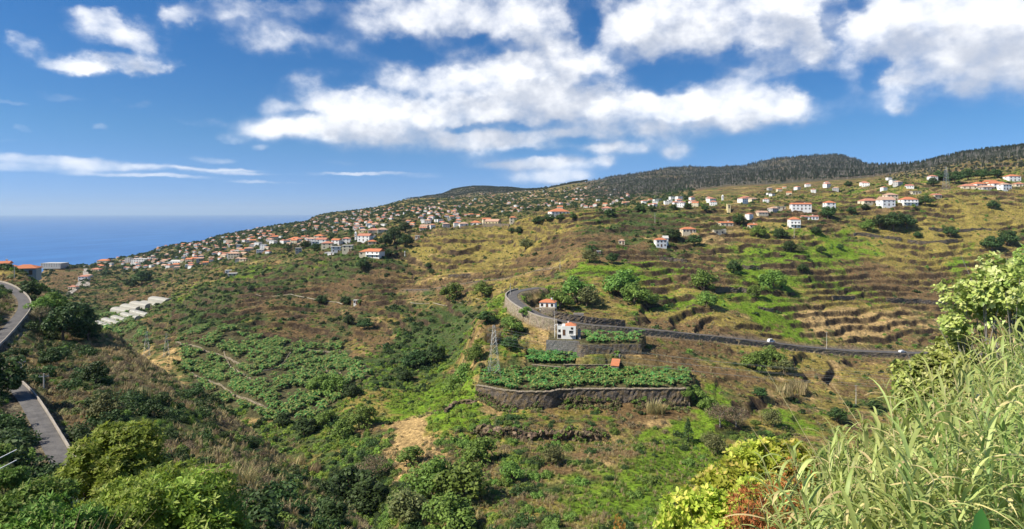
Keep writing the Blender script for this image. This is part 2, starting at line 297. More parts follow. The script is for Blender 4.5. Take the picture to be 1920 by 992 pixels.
def gidx(px, D):
    i = np.interp(px, U, np.arange(len(U))); j = np.interp(np.log(D), LD, np.arange(len(LD))); return i, j
def hgt(x, y):
    """height of the land (relative to the eye) at x, y"""
    x = np.atleast_1d(np.asarray(x, float)); y = np.atleast_1d(np.asarray(y, float))
    i, j = gidx(CX + F * x / y, y); i0 = np.clip(i.astype(int), 0, len(U)-2); j0 = np.clip(j.astype(int), 0, len(LD)-2); a = i - i0; b = j - j0
    return Z[i0,j0]*(1-a)*(1-b) + Z[i0+1,j0]*a*(1-b) + Z[i0,j0+1]*(1-a)*b + Z[i0+1,j0+1]*a*b
def hit(px, py, dmin=20.0):
    """where the line of sight through px, py first meets the land: distance along Y"""
    i = np.interp(px, U, np.arange(len(U))); i0 = int(min(max(i, 0), len(U)-2)); a = i - i0
    prof = Y0 - (Z[i0]*(1-a) + Z[i0+1]*a) * F / DD
    m = np.where((prof <= py) & (DD >= dmin))[0]
    if not len(m): return None
    k = m[0]
    if k == 0: return DD[0]
    t = (prof[k-1] - py) / max(prof[k-1] - prof[k], 1e-6); t = min(max(t, 0), 1)
    return DD[k-1] + (DD[k] - DD[k-1]) * t
def at(px, py, dmin=20.0):
    d = hit(px, py, dmin)
    if d is None: return None
    x = (px - CX) / F * d; return Vector((x, d, float(hgt(x, d)[0])))
def w3(px, py, D): return Vector(((px - CX) / F * D, D, (Y0 - py) / F * D))
def smooth_line(pts, step=2.0):
    P = [Vector(p) for p in pts]; out = []
    for i in range(len(P) - 1):
        p0 = P[max(i-1,0)]; p1 = P[i]; p2 = P[i+1]; p3 = P[min(i+2,len(P)-1)]; n = max(2, int((p2-p1).length / step))
        for k in range(n):
            t = k / n
            out.append(0.5 * ((2*p1) + (p2-p0)*t + (2*p0-5*p1+4*p2-p3)*t*t + (3*p1-p0-3*p2+p3)*t**3))
    out.append(P[-1]); return out
def near_line(line, R):
    """for grid vertices within R of the line: index arrays, distance, side (+ is right of the walking direction), interpolated z"""
    L = np.array([tuple(p) for p in line]); best = np.full(XX.shape, 1e9); zz = np.zeros(XX.shape); sd = np.zeros(XX.shape)
    box = (XX > L[:,0].min()-R) & (XX < L[:,0].max()+R) & (YY > L[:,1].min()-R) & (YY < L[:,1].max()+R)
    I = np.where(box); x = XX[I]; y = YY[I]; b = np.full(len(x), 1e9); zb = np.zeros(len(x)); sb = np.zeros(len(x))
    for k in range(len(L)-1):
        ax, ay, az = L[k]; bx, by, bz = L[k+1]; dx, dy = bx-ax, by-ay; l2 = dx*dx+dy*dy + 1e-9
        t = np.clip(((x-ax)*dx + (y-ay)*dy)/l2, 0, 1); ex = x-ax-t*dx; ey = y-ay-t*dy; d = np.hypot(ex, ey)
        m = d < b; b[m] = d[m]; zb[m] = (az + (bz-az)*t)[m]; sb[m] = np.sign(dy*ex - dx*ey)[m]
    best[I] = b; zz[I] = zb; sd[I] = sb
    return best, sd, zz
NOTERR = np.zeros(XX.shape)          # where no field terraces are cut
def bench(line, half, cut=0.0, cutside=1, blend=6.0):
    """level the land for a road; cut > 0 drops the land on one side so that a retaining wall shows"""
    global Z
    d, s, z = near_line(line, half + 26)
    w = 1 - sst(d, half, half + blend); ws = np.where(s == cutside, 1 - sst(d, half, half + blend*3), w)
    tgt = np.where((s == cutside) & (d > half) & (cut > 0), z - cut - 0.12*(d-half), z - 0.12)
    if cut > 0:
        Z = np.where((s == cutside) & (d > half), Z * (1-ws) + np.minimum(tgt, Z) * ws, Z*(1-w) + tgt*w)
    else: Z = Z*(1-w) + tgt*w
    NOTERR[:] = np.maximum(NOTERR, 1 - sst(d, half + 1, half + 8))
def in_poly(x, y, poly):
    r = np.zeros(x.shape, bool); n = len(poly); j = n-1
    for i in range(n):
        xi, yi = poly[i][:2]; xj, yj = poly[j][:2]
        r ^= ((yi > y) != (yj > y)) & (x < (xj-xi)*(y-yi)/((yj-yi) or 1e-9) + xi); j = i
    return r
def plateau(poly, z, tilt=0.0):
    global Z
    m = in_poly(XX, YY, poly); y0 = min(p[1] for p in poly)
    Z = np.where(m, z + tilt*(YY-y0), Z); NOTERR[m] = 1
    return m
# roads, given by bearing, row and distance
ROAD_L = smooth_line([w3(190,985,51), w3(146,915,58), w3(107,850,67), w3(75,790,78), w3(49,750,88), w3(20,716,97), w3(-15,690,107), w3(-24,662,119), w3(0,634,131), w3(26,605,146), w3(44,580,162), w3(43,561,178), w3(28,546,196), w3(8,534,214), w3(-20,528,232), w3(-90,524,255)])
ROAD_C = smooth_line([w3(1010,541,352), w3(985,542,344), w3(967,546,336), w3(960,554,326), w3(967,564,316), w3(985,577,306), w3(1010,590,298), w3(1040,600,293.5), w3(1090,608,292), w3(1150,612,295), w3(1250,621,305), w3(1370,634,320), w3(1440,641,330), w3(1560,655,345), w3(1700,661,360), w3(1830,664,375), w3(1960,666,390)])
ROAD_U = smooth_line([w3(1040,512,438), w3(1000,509,446), w3(940,500,458), w3(870,492,470), w3(800,482,484), w3(762,478,492)])
def zroad(line, k=9):
    z = [p.z for p in line]; n = len(z)
    for i, p in enumerate(line): a = z[max(0,i-k):min(n,i+k+1)]; p.z = sum(a)/len(a)
for l in (ROAD_L, ROAD_C): zroad(l)
for p in ROAD_U: p.z = float(hgt(p.x, p.y)[0])
zroad(ROAD_U)
bench(ROAD_L, 1.7, 1.0, 1, 4); kc = next(i for i, p in enumerate(ROAD_C) if i > 20 and CX + F*p.x/p.y > 1085); bench(ROAD_C[:kc+3], 3.6, 4.6, 1, 5); bench(ROAD_C[kc:], 3.4, 2.4, 1, 4); bench(ROAD_U, 3.0, 0, 1, 5)
# farmed platforms on the spur
P1 = [w3(893,712,240)] + [w3(*a) for a in [(920,722,236.5),(945,733,233.5),(975,742,231.5),(1005,746,231),(1032,744,231.5),(1050,735,234),(1110,731,235),(1200,731,235),(1292,731,235.5),(1305,715,250),(1290,700,262),(1150,697,262),(1060,697,261),(1000,694,262),(960,690,262),(905,690,262)]]
P2 = [w3(*a) for a in [(985,690,262),(1000,697,261.5),(1055,697,261.5),(1094,697,262),(1088,668,272.5),(1028,662,273.5),(985,655,275)]]
P3 = [w3(*a) for a in [(1026,636,273.5),(1084,642,272.5),(1090,652,265),(1200,652,265.5),(1212,630,287),(1100,624,288),(1030,624,288)]]
plateau(P1, -68.4, 0.02); plateau(P2, -65.6, 0.17); plateau(P3, -57.8, 0.01)
# field terraces with dry stone risers
STEPMAP = np.zeros(XX.shape)
def terraces():
    global Z, STEPMAP
    s = 4.3 + 1.0 * perlin(XX/240, YY/240, 40) 
    w = sst(Dn, 190, 250) * (1 - sst(Dn, 1000, 1500)) * sst(UU, 150, 300) * (1-NOTERR)
    w *= np.where((UU < 930) & (Dn < 400), 0.35, 1); w *= np.where((UU > 1340) | (Dn > 310), 1.0, sst(Dn, 320, 350) * 0.75 + 0.25)
    patch = sst(fbm(XX, YY, 55, 2, 60), -0.42, -0.12)
    w = w * patch
    t = (Z / s) + 1.1 * perlin(XX/75, YY/75, 71) + 0.30 * perlin(XX/21, YY/21, 75) + 0.13 * perlin(XX/6.5, YY/6.5, 78)
    w0 = w / np.maximum(patch, .02) * (1 - sst(Dn, 900, 1100)); off = t - Z / s; fl = np.floor(t); fr = t - fl; lv = perlin(XX/48 + fl*3.7, fl*5.3 + YY/400, 81); w = w*(0.42 + 0.58*sst(lv, -.36, -.06)) * (1 - .55*sst(perlin(XX/85, YY/60, 84), .25, .5)); w = np.where((UU < 1040) & (Dn > 400), np.maximum(w, np.clip(w0, 0, 1)*(.35 + .6*sst(lv, -.4, -.1))), w)
    rise = 0.17 + 0.12*np.clip(lv, 0, 1); r = sst(fr, 1-rise, 1.0); step = fl + r * 0.88 + fr * 0.12 - off
    Z = Z * (1-w) + (step * s) * w
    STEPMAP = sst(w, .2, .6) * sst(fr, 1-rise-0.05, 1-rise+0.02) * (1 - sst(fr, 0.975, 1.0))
terraces()
Z += fbm(XX, YY, 7, 3, 90) * np.minimum(0.35, Dn*0.004) * (1 - 0.9*NOTERR)
# ridge texture for the far forest comes from trees; sea level is 300 m below the eye
Z = np.maximum(Z, -CAMZ - 12)
# ------------------------------------------------------------------ what grows where
CAT = dict(G=(0.145,0.235,0.02), O=(0.265,0.21,0.055), T=(0.44,0.30,0.13), B=(0.175,0.112,0.052), K=(0.06,0.095,0.028), R=(0.27,0.13,0.07), S=(0.17,0.145,0.12))
KEYS = list(CAT); KI = {k: i for i, k in enumerate(KEYS)}
PATCH = [
 (1500,470,150,26,'G',1.0),(1450,545,80,38,'G',.9),(1440,592,80,22,'G',.9),(1200,503,100,16,'G',1.0),(1085,508,50,12,'G',.8),(1610,545,55,18,'G',.8),(1590,470,60,20,'G',.5),
 (1190,560,70,12,'G',.7),(1230,590,60,8,'G',.5),(1260,880,120,75,'G',1.0),(1330,770,38,60,'G',.9),(1800,480,24,50,'G',1.2),(800,745,60,20,'G',1.1),(765,765,40,20,'G',.7),
 (945,568,35,22,'G',.7),(640,712,34,18,'G',1.0),(350,552,35,18,'G',.7),(610,515,50,9,'G',.6),(580,495,30,10,'G',.6),(1480,790,70,18,'G',.8),(860,755,30,40,'G',.7),(1350,560,60,14,'G',.7),
 (1200,620,40,6,'G',.3),(450,520,50,14,'G',.5),(880,790,30,30,'G',.6),(1400,860,60,40,'G',.6),(1230,380,90,10,'G',.4),(1600,372,60,10,'G',.5),(1560,440,60,10,'G',.4),(1420,510,60,16,'G',.5),(1180,960,120,40,'G',.6),
 (1680,700,80,20,'O',.5),(1350,860,60,60,'O',.4),(560,870,60,16,'O',.7),(480,870,60,20,'O',.5),
 (860,455,90,22,'O',1.0),(950,440,70,22,'O',1.0),(1040,412,80,20,'O',1.0),(890,498,80,12,'O',.8),(930,540,80,15,'O',.6),(1560,560,90,14,'O',.7),(1740,480,110,35,'O',.9),(1820,400,110,30,'O',1.0),
 (1640,500,90,18,'O',.6),(1340,600,120,10,'O',.7),(1280,545,90,12,'O',.6),(1700,430,90,20,'O',.7),(1460,450,90,12,'O',.4),(1500,680,70,20,'O',.7),(820,540,70,14,'B',.6),(760,560,120,30,'K',.4),(560,520,160,24,'K',.5),(860,520,90,10,'T',.6),(700,520,120,16,'B',.6),(700,760,60,30,'O',.5),
 (1530,590,80,18,'T',.8),(1650,602,110,16,'T',.9),(1580,628,70,10,'T',.9),(768,815,34,36,'T',1.7),(765,862,26,24,'T',1.8),(932,768,42,12,'T',1.0),(1240,797,34,10,'T',1.0),(1310,440,70,8,'T',.8),(250,668,60,9,'T',1.2),
 (1030,640,44,16,'T',.8),(830,470,40,8,'T',.5),(700,820,40,14,'T',.3),(1440,752,90,12,'T',.6),(1562,718,26,12,'T',1.1),(300,690,60,9,'T',.7),(1180,660,60,5,'T',.5),(780,500,30,14,'T',.5),(900,680,18,30,'T',.3),
 (1700,545,130,26,'B',.8),(1640,520,80,16,'B',.6),(600,622,150,30,'B',.4),(1150,470,110,22,'B',.8),(1000,478,110,14,'B',.7),(1250,604,130,9,'B',.7),(1330,655,120,9,'B',.8),(1260,680,110,8,'B',.8),
 (620,560,170,26,'B',.3),(250,565,70,16,'B',.7),(720,662,60,26,'B',.8),(1370,700,80,14,'B',.6),(1520,710,100,16,'B',.6),(1100,440,80,14,'B',.4),(1700,505,100,8,'B',.5),(820,440,60,10,'B',.5),
 (1740,640,100,10,'B',.5),(1110,790,160,16,'B',.5),(1100,750,200,10,'B',.8),(1180,770,120,12,'B',.9),(120,522,50,18,'B',.8),(300,600,40,10,'B',.3),(470,560,90,12,'B',.4),(900,580,60,20,'B',.4),(1300,520,70,6,'B',.6),(1500,400,60,6,'B',.6),
 (1190,420,110,30,'K',.9),(1100,452,60,14,'K',.5),(400,585,60,44,'K',.9),(790,650,60,46,'K',1.3),(850,620,34,40,'K',1.0),(700,470,60,12,'K',.6),(150,600,90,60,'K',.9),(800,660,80,40,'K',.6),(740,690,80,20,'K',.7),
 (640,880,60,80,'K',.9),(720,940,90,60,'K',.6),(1350,760,30,40,'K',.3),(1660,410,40,14,'K',.7),(300,760,60,60,'K',.5),(500,700,100,60,'K',.5),(620,740,80,40,'K',.4),
 (620,800,40,14,'G',.8),(560,790,40,14,'G',.7),(720,770,50,16,'G',.6),(825,700,24,40,'G',.7),(480,760,30,10,'G',.5),(640,850,30,20,'O',.6),(700,850,30,20,'G',.5),(470,900,130,70,'O',.5),(500,920,90,60,'K',.5),(390,830,70,40,'O',.6),(330,745,50,22,'T',.7),(440,800,40,30,'T',.5),(120,760,50,30,'B',.5),(250,850,90,40,'B',.4),(600,950,80,50,'K',.6),(540,960,60,30,'G',.4),(435,905,30,36,'R',1.4),(745,640,34,10,'R',.7),(1040,655,20,20,'R',.5),(1560,725,20,10,'R',.6)]  # extra green valley patches put sunlit brightness into the ground colour
def cover_fields():
    n = XX.shape; Wt = np.zeros((len(KEYS),) + n, np.float32)
    base = dict(G=-.15, O=.12, T=-.12, B=.12, K=.10, R=-.9, S=-.6)
    for i, k in enumerate(KEYS):
        wl = (26 + 0.05*Dn)
        Wt[i] = base[k] + 1.2*perlin(XX/40, YY/26, 100+7*i) * 0.5 + 1.1*perlin(XX/13, YY/9, 103+7*i)*0.5 + 0.9*perlin(XX/4.0, YY/3.2, 105+7*i)*0.5*(Dn < 700)
    left = 1 - sst(UU, 560, 800); far = sst(Dn, 700, 1100)
    Wt[KI['K']] += 0.30*left + 0.15*far; Wt[KI['B']] += 0.12*left + 0.2*far; Wt[KI['O']] += -0.15*left + .1*(1-left)*(1-far); Wt[KI['G']] -= 0.1*left + 0.35*far
    forest = sst(Dn, 1250, 1500) * sst(UU, 1050, 1200); Wt[KI['B']] += 0.5*forest; Wt[KI['O']] -= forest; Wt[KI['T']] -= forest; Wt[KI['G']] -= forest
    Wt[KI['B']] += .16*(UU > 1000)*(Dn > 300)*(Dn < 620); Wt[KI['T']] += .1*(UU > 700)*(Dn > 300)*(Dn < 620); near = 1 - sst(Dn, 120, 200); nl = near*(UU < 700); Wt[KI['K']] += 0.1*near; Wt[KI['G']] += 0.12*near - .15*nl; Wt[KI['O']] += 0.22*near; Wt[KI['B']] += .2*nl  # near-left ground browner and less green: cloud shadow put into the cover colour
    n31 = 26*perlin(XX/22, YY/22, 31) * 300/np.maximum(Dn, 150); n33 = 0.45*perlin(XX/18, YY/18, 33)
    for px, py, rx, ry, c, s in PATCH:
        dm = 20 if px > 700 or py > 640 else 20
        d0 = hit(px, py, dm); da = hit(px, py - ry, dm); db = hit(px, py + ry, dm)
        if d0 is None: continue
        da = da or d0*1.1; db = db or d0*0.93; rd = max(abs(da - d0), abs(d0 - db), 2.0); rd = min(rd, d0*0.16)
        i0, i1 = np.searchsorted(U, [px-3*rx-40, px+3*rx+40]); j0, j1 = np.searchsorted(DD, [d0-3.6*rd, d0+3.6*rd]); sl_ = (slice(i0, i1), slice(j0, j1))
        g = np.exp(-(((UU[sl_]+n31[sl_]-px)/rx)**2 + ((Dn[sl_]+rd*n33[sl_]-d0)/rd)**2)*0.8); Wt[KI[c]][sl_] += 1.25*s*g
    return Wt
WT = cover_fields()
E = np.exp(7.5*(WT - WT.max(0))); E /= E.sum(0); WT = E
COLR = np.tensordot(np.moveaxis(WT, 0, -1), np.array([CAT[k] for k in KEYS]), 1)
fo_ = (sst(Dn, 1250, 1500)*sst(UU, 1050, 1150) + sst(Dn, 2500, 2800)*(UU > 740)*(UU < 1060))[..., None]; fo_ = np.clip(fo_*(0.8 + 0.5*perlin(XX/160, YY/160, 12))[..., None], 0, 1)   # ash coloured forest floor
COLR = COLR*(1-fo_) + np.array((0.066,0.070,0.055))*fo_
# plantations
BARE = np.zeros(XX.shape)
for px, py, rx, ry in ((768,815,30,34),(765,862,22,20),(932,768,36,10)):
    d0 = hit(px, py); rd = max(abs((hit(px, py-ry) or d0) - d0), 3); BARE = np.maximum(BARE, np.exp(-(((UU-px)/rx)**2 + ((Dn-d0)/rd)**2)**2))
PATHS = [[(330,642),(380,655),(430,672),(470,690)],[(420,660),(450,700),(480,715)],[(520,655),(580,657),(640,660)],[(560,690),(600,696),(640,700)],[(360,700),(430,735),(500,768)],[(470,700),(520,690),(545,662)]]
PLINES = [smooth_line([w3(a, b, hit(a, b, 250)) for a, b in L_], 3) for L_ in PATHS]
for L_ in PLINES: BARE = np.maximum(BARE, 1 - sst(near_line(L_, 6)[0], 1.4, 2.6))
def mark(poly_px):
    pts = []
    for px, py in poly_px:
        d = hit(px, py); pts.append(w3(px, py, d))
    return pts
BAN_VALLEY = [mark([(330,640),(430,612),(560,640),(640,655),(700,700),(600,780),(520,800),(470,770),(400,750),(350,700)]), mark([(190,590),(225,580),(290,640),(250,650),(200,630)]), mark([(520,640),(640,640),(640,690),(560,700)])]
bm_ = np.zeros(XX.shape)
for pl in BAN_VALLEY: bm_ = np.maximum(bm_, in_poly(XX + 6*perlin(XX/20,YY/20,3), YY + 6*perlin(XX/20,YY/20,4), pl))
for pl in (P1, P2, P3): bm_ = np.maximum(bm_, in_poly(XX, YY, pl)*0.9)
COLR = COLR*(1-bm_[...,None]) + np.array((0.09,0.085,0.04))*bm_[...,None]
# ploughed strips on the brown field behind the shed, bare verge beside the roads
for ln, hw, cc in ((ROAD_L, 2.0, (0.20,0.16,0.11)), (ROAD_C, 4.4, (0.22,0.17,0.12)), (ROAD_U, 4.0, (0.2,0.15,0.1))):
    dl, sd_, zz_ = near_line(ln, 12); v = (1 - sst(dl, hw, hw+2.5))[..., None]; COLR = COLR*(1-v*0.8) + np.array(cc)*v*0.8
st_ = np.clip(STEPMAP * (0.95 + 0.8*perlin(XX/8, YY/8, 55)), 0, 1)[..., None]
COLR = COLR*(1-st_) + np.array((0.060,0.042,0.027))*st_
COLR = np.clip(COLR * (1 + 0.22*perlin(XX/1.7, YY/1.7, 77) * (Dn < 500))[..., None], 0.01, 0.6)

def mat(name, build):
    m = bpy.data.materials.new(name); m.use_nodes = True; m.node_tree.nodes.clear(); t = NT(m.node_tree)
    sh, disp = build(t), None
    if isinstance(sh, tuple): sh, disp = sh
    o = t.n('ShaderNodeOutputMaterial'); t.put(o.inputs[0], sh)
    return m
def pbsdf(t, col, rough=0.9, normal=None, spec=0.2, metal=0.0):
    p = t.n('ShaderNodeBsdfPrincipled'); t.put(p.inputs['Base Color'], col); t.put(p.inputs['Roughness'], rough)
    p.inputs['Specular IOR Level'].default_value = spec; p.inputs['Metallic'].default_value = metal
    if normal is not None: t.put(p.inputs['Normal'], normal)
    return p.outputs[0]
def bump(t, h, strength=0.5, dist=0.1):
    b = t.n('ShaderNodeBump'); b.inputs['Strength'].default_value = strength; b.inputs['Distance'].default_value = dist; t.put(b.inputs['Height'], h); return b.outputs[0]
def geo_pos(t): return t.n('ShaderNodeNewGeometry').outputs['Position']
def m_land(t):
    c = t.n('ShaderNodeAttribute', attribute_name='tint').outputs['Color']; p = geo_pos(t)
    n1 = t.noise(p, 0.9, 6, 0.7); n2 = t.noise(p, 0.13, 4, 0.6); n3 = t.noise(p, 3.5, 3, 0.6)
    f = t.ss(n1, 0.32, 0.68, 0.45, 1.5); f2 = t.ss(n2, 0.3, 0.7, 0.8, 1.2); f = t.m('MULTIPLY', t.m('MULTIPLY', f, f2), t.ss(n3, 0.3, 0.7, 0.75, 1.25))
    fc = t.n('ShaderNodeCombineXYZ', i_0=f, i_1=f, i_2=f).outputs[0]
    c = t.mix(1.0, c, fc, 'MULTIPLY')
    dry = t.ss(t.noise(p, 0.35, 5, 0.65), 0.52, 0.66, 0, 0.5); c = t.mix(dry, c, t.mix(0.5, c, (0.30, 0.21, 0.10)))
    return pbsdf(t, c, 0.95, bump(t, t.m('ADD', n1, t.m('MULTIPLY', n3, 0.4)), 0.9, 0.9), 0.08)
M_LAND = mat('ground', m_land)
def sheet(name, j0, j1):
    nu = len(U); nj = j1 - j0; V = np.stack([XX[:, j0:j1], YY[:, j0:j1], Z[:, j0:j1] + CAMZ], -1).reshape(-1, 3)
    a = (np.arange(nu-1)[:, None]*nj + np.arange(nj-1)[None, :]).ravel(); Fq = np.stack([a, a+nj, a+nj+1, a+1], -1)
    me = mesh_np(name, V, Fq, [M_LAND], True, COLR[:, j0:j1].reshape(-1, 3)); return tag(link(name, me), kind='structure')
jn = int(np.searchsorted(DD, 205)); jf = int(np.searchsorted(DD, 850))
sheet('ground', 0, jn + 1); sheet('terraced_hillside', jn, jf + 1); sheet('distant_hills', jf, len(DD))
# sea: one sheet out to the horizon
def m_sea(t):
    p = geo_pos(t); v = t.vm('MULTIPLY', p, (0.004, 0.0011, 0.0)); n = t.noise(v, 1.0, 5, 0.6); w = t.noise(t.vm('MULTIPLY', p, (0.05, 0.02, 0.0)), 1.0, 6, 0.7)
    c = t.mix(t.ss(n, 0.35, 0.7), (0.035, 0.13, 0.34), (0.055, 0.18, 0.42))
    return pbsdf(t, c, 0.5, bump(t, w, 0.35, 3.0), 0.18)
rr = np.geomspace(700, 62000, 90); aa = np.linspace(rad(-75), rad(75), 120)
Vs = np.array([(r*math.sin(a), r*math.cos(a), 0.0) for a in aa for r in rr]); ns = len(rr)
a_ = (np.arange(len(aa)-1)[:, None]*ns + np.arange(ns-1)[None, :]).ravel()
tag(link('sea', mesh_np('sea', Vs, np.stack([a_, a_+ns, a_+ns+1, a_+1], -1)[:, ::-1], [mat('sea_water', m_sea)])), kind='structure')
# air
def make_haze(density):
    mb = MB(); mb.box(-62500, 62500, -3000, 62500, -14, 780)
    m = bpy.data.materials.new('haze'); m.use_nodes = True; m.node_tree.nodes.clear(); t = NT(m.node_tree)
    v = t.n('ShaderNodeVolumePrincipled'); v.inputs['Color'].default_value = (0.62, 0.80, 1.0, 1); v.inputs['Density'].default_value = density; v.inputs['Anisotropy'].default_value = 0.1
    o = t.n('ShaderNodeOutputMaterial'); t.t.links.new(v.outputs[0], o.inputs['Volume'])
    tag(mb.build('haze', m), kind='stuff')
make_haze(0.00003)
# ------------------------------------------------------------------ roads
def ribbon(name, line, offs, zo, m, wf=lambda p: 1.0, closed=False, parent=None, kind=None, thick=None):
    """a band that follows the line; offs = list of (sideways, up)"""
    n = len(line); V = []; k = len(offs)
    for i, p in enumerate(line):
        a = line[max(i-1, 0)]; b = line[min(i+1, n-1)]; d = Vector((b.x-a.x, b.y-a.y, 0)).normalized(); s = Vector((d.y, -d.x, 0))
        for o, u in offs:
            o = o*wf(p); V.append((p.x + s.x*o, p.y + s.y*o, p.z + CAMZ + zo + u))
    Fs = []
    for i in range(n-1):
        for j in range(k if closed else k-1):
            j2 = (j+1) % k; Fs.append((i*k+j, i*k+j2, (i+1)*k+j2, (i+1)*k+j))
    mb = MB(); mb.add(V, Fs)
    if closed: mb.add([V[j] for j in range(k)], [tuple(range(k))[::-1]]); mb.add([V[(n-1)*k+j] for j in range(k)], [tuple(range(k))])
    o = mb.build(name, m, parent); 
    return tag(o, kind=kind) if kind else o
def m_asph(t):
    p = geo_pos(t); n = t.noise(p, 0.8, 5, 0.6); n2 = t.noise(p, 9, 3, 0.6)
    c = t.mix(t.ss(n, 0.35, 0.65), (0.07, 0.066, 0.064), (0.12, 0.112, 0.105)); c = t.mix(t.ss(n2, 0.4, 0.7, 0, 0.4), c, (0.19, 0.175, 0.16))
    return pbsdf(t, c, 0.85, bump(t, n2, 0.3, 0.02), 0.3)
M_ASPH = mat('asphalt', m_asph)
def m_conc(col, col2):
    def f(t):
        p = geo_pos(t); n = t.noise(p, 0.7, 6, 0.65); n2 = t.noise(p, 6, 4, 0.6)
        c = t.mix(t.ss(n, 0.35, 0.65), col, col2); c = t.mix(t.ss(n2, 0.45, 0.7, 0, 0.5), c, tuple(x*0.6 for x in col))
        return pbsdf(t, c, 0.9, bump(t, n2, 0.5, 0.05), 0.2)
    return f
M_CONC = mat('weathered_concrete', m_conc((0.30, 0.27, 0.235), (0.40, 0.35, 0.29)))
def m_stone(cols, scale):
    def f(t):
        p = geo_pos(t); vo = t.n('ShaderNodeTexVoronoi', feature='F1'); t.put(vo.inputs['Vector'], t.vm('MULTIPLY', p, (1, 1, 1.5))); vo.inputs['Scale'].default_value = scale
        ve = t.n('ShaderNodeTexVoronoi', feature='DISTANCE_TO_EDGE'); t.put(ve.inputs['Vector'], t.vm('MULTIPLY', p, (1, 1, 1.5))); ve.inputs['Scale'].default_value = scale
        r = t.n('ShaderNodeSeparateColor', i_Color=vo.outputs['Color']).outputs[0]
        c = t.mix(r, cols[0], cols[1]); c = t.mix(t.ss(t.noise(p, 0.5, 5, 0.65), 0.42, 0.66), c, cols[2]); e = t.ss(ve.outputs[0], 0.0, 0.09); c = t.mix(e, tuple(x*0.35 for x in cols[0]), c)
        return pbsdf(t, c, 0.95, bump(t, t.m('ADD', e, t.noise(p, 8, 3)), 0.9, 0.08), 0.15)
    return f
M_STONE_D = mat('dark_basalt_stone', m_stone([(0.08, 0.07, 0.065), (0.20, 0.17, 0.145), (0.24, 0.175, 0.09)], 1.9))
M_STONE_G = mat('grey_stone', m_stone([(0.20, 0.19, 0.185), (0.34, 0.32, 0.30), (0.27, 0.25, 0.22)], 2.0))
M_STONE_T = mat('tan_stone', m_stone([(0.26, 0.21, 0.16), (0.42, 0.35, 0.27), (0.30, 0.27, 0.17)], 1.3))
ROADW = lambda p: .72 + .22*min(max((p.y-85)/80, 0), 1)
M_STONE_B = mat('brown_mossy_stone', m_stone([(0.18, 0.15, 0.12), (0.34, 0.28, 0.21), (0.28, 0.23, 0.12)], 1.2)); M_STONE_R = mat('brown_rock', m_stone([(0.11, 0.075, 0.055), (0.25, 0.18, 0.13), (0.17, 0.14, 0.06)], .7))
ribbon('road', ROAD_L, [(-1.4,0),(-.7,.03),(0,.05),(.7,.03),(1.4,0)], 0.05, M_ASPH, ROADW, kind='structure')
ribbon('road', ROAD_C, [(-2.7,0),(-1.3,.03),(0,.05),(1.3,.03),(2.7,0)], 0.05, M_ASPH, kind='structure')
ribbon('road', ROAD_U, [(-2.2,0),(0,.04),(2.2,0)], 0.08, M_ASPH, kind='structure')
# ------------------------------------------------------------------ plant building blocks
def foliage_mat(name, ca, cb, cc=None, transl=0.22, rough=0.6):
    def f(t):
        a = t.n('ShaderNodeAttribute', attribute_name='tint'); r = t.n('ShaderNodeSeparateColor', i_Color=a.outputs['Color'])
        oi = t.n('ShaderNodeObjectInfo').outputs['Random']
        c = t.mix(r.outputs[0], ca, cb)
        if cc: c = t.mix(t.ss(r.outputs[1], 0.78, 0.9), c, cc)
        v = t.m('MULTIPLY', t.m('MULTIPLY_ADD', oi, 0.5, 0.75), t.m('MULTIPLY_ADD', r.outputs[2], 0.5, 0.75))
        hs = t.n('ShaderNodeHueSaturation', i_Color=c); t.put(hs.inputs['Value'], v); t.put(hs.inputs['Hue'], t.m('MULTIPLY_ADD', oi, 0.04, 0.48))
        p = pbsdf(t, hs.outputs[0], rough, None, 0.25); tr = t.n('ShaderNodeBsdfTranslucent', i_Color=t.mix(0.5, hs.outputs[0], (0.5, 0.6, 0.08), 'MIX') if transl > 0.3 else hs.outputs[0])
        m = t.n('ShaderNodeMixShader'); t.put(m.inputs[0], transl); t.put(m.inputs[1], p); t.put(m.inputs[2], tr.outputs[0]); return m.outputs[0]
    return mat(name, f)
M_DARK = foliage_mat('dark_leaves', (0.031,0.059,0.017), (0.077,0.133,0.036))
M_MID = foliage_mat('mid_green_leaves', (0.085,0.15,0.03), (0.23,0.34,0.065), None, 0.28)
M_LIME = foliage_mat('sunlit_lime_leaves', (0.16,0.25,0.03), (0.38,0.50,0.08), (0.20,0.30,0.07), 0.3)  # brighter leaf colour with the sunlight put into it
M_OLIVE = foliage_mat('olive_leaves', (0.098,0.119,0.042), (0.224,0.238,0.084))
M_SCRUB = foliage_mat('dry_scrub_twigs', (0.140,0.105,0.063), (0.308,0.231,0.140), (0.098,0.140,0.042), 0.1)
M_BRIGHT = foliage_mat('bright_leaves', (0.10,0.17,0.02), (0.26,0.36,0.05), (0.36,0.42,0.10), 0.35)
M_BAN = foliage_mat('banana_leaves', (0.063,0.168,0.042), (0.168,0.364,0.084), (0.280,0.308,0.084), 0.3, 0.45)
M_STRAW = foliage_mat('dry_straw', (0.30,0.23,0.11), (0.46,0.37,0.20), (0.14,0.18,0.06), 0.25)
M_GRASS = foliage_mat('green_grass_blades', (0.09,0.17,0.02), (0.19,0.28,0.05), (0.30,0.25,0.09), 0.3)
M_FIR = foliage_mat('grey_green_needles', (0.03,0.042,0.024), (0.075,0.09,0.05), None, 0.1)
M_REED = foliage_mat('giant_reed_leaves', (0.15,0.22,0.055), (0.53,0.57,0.20), (0.76,0.61,0.30), 0.38, 0.45)
M_YEL = foliage_mat('yellow_green_leaves', (0.24,0.32,0.03), (0.52,0.55,0.08), (0.60,0.52,0.12), 0.35, 0.5)
M_FIG = foliage_mat('broad_lobed_leaves', (0.20,0.29,0.06), (0.46,0.52,0.14), (0.55,0.58,0.24), 0.3, 0.4)
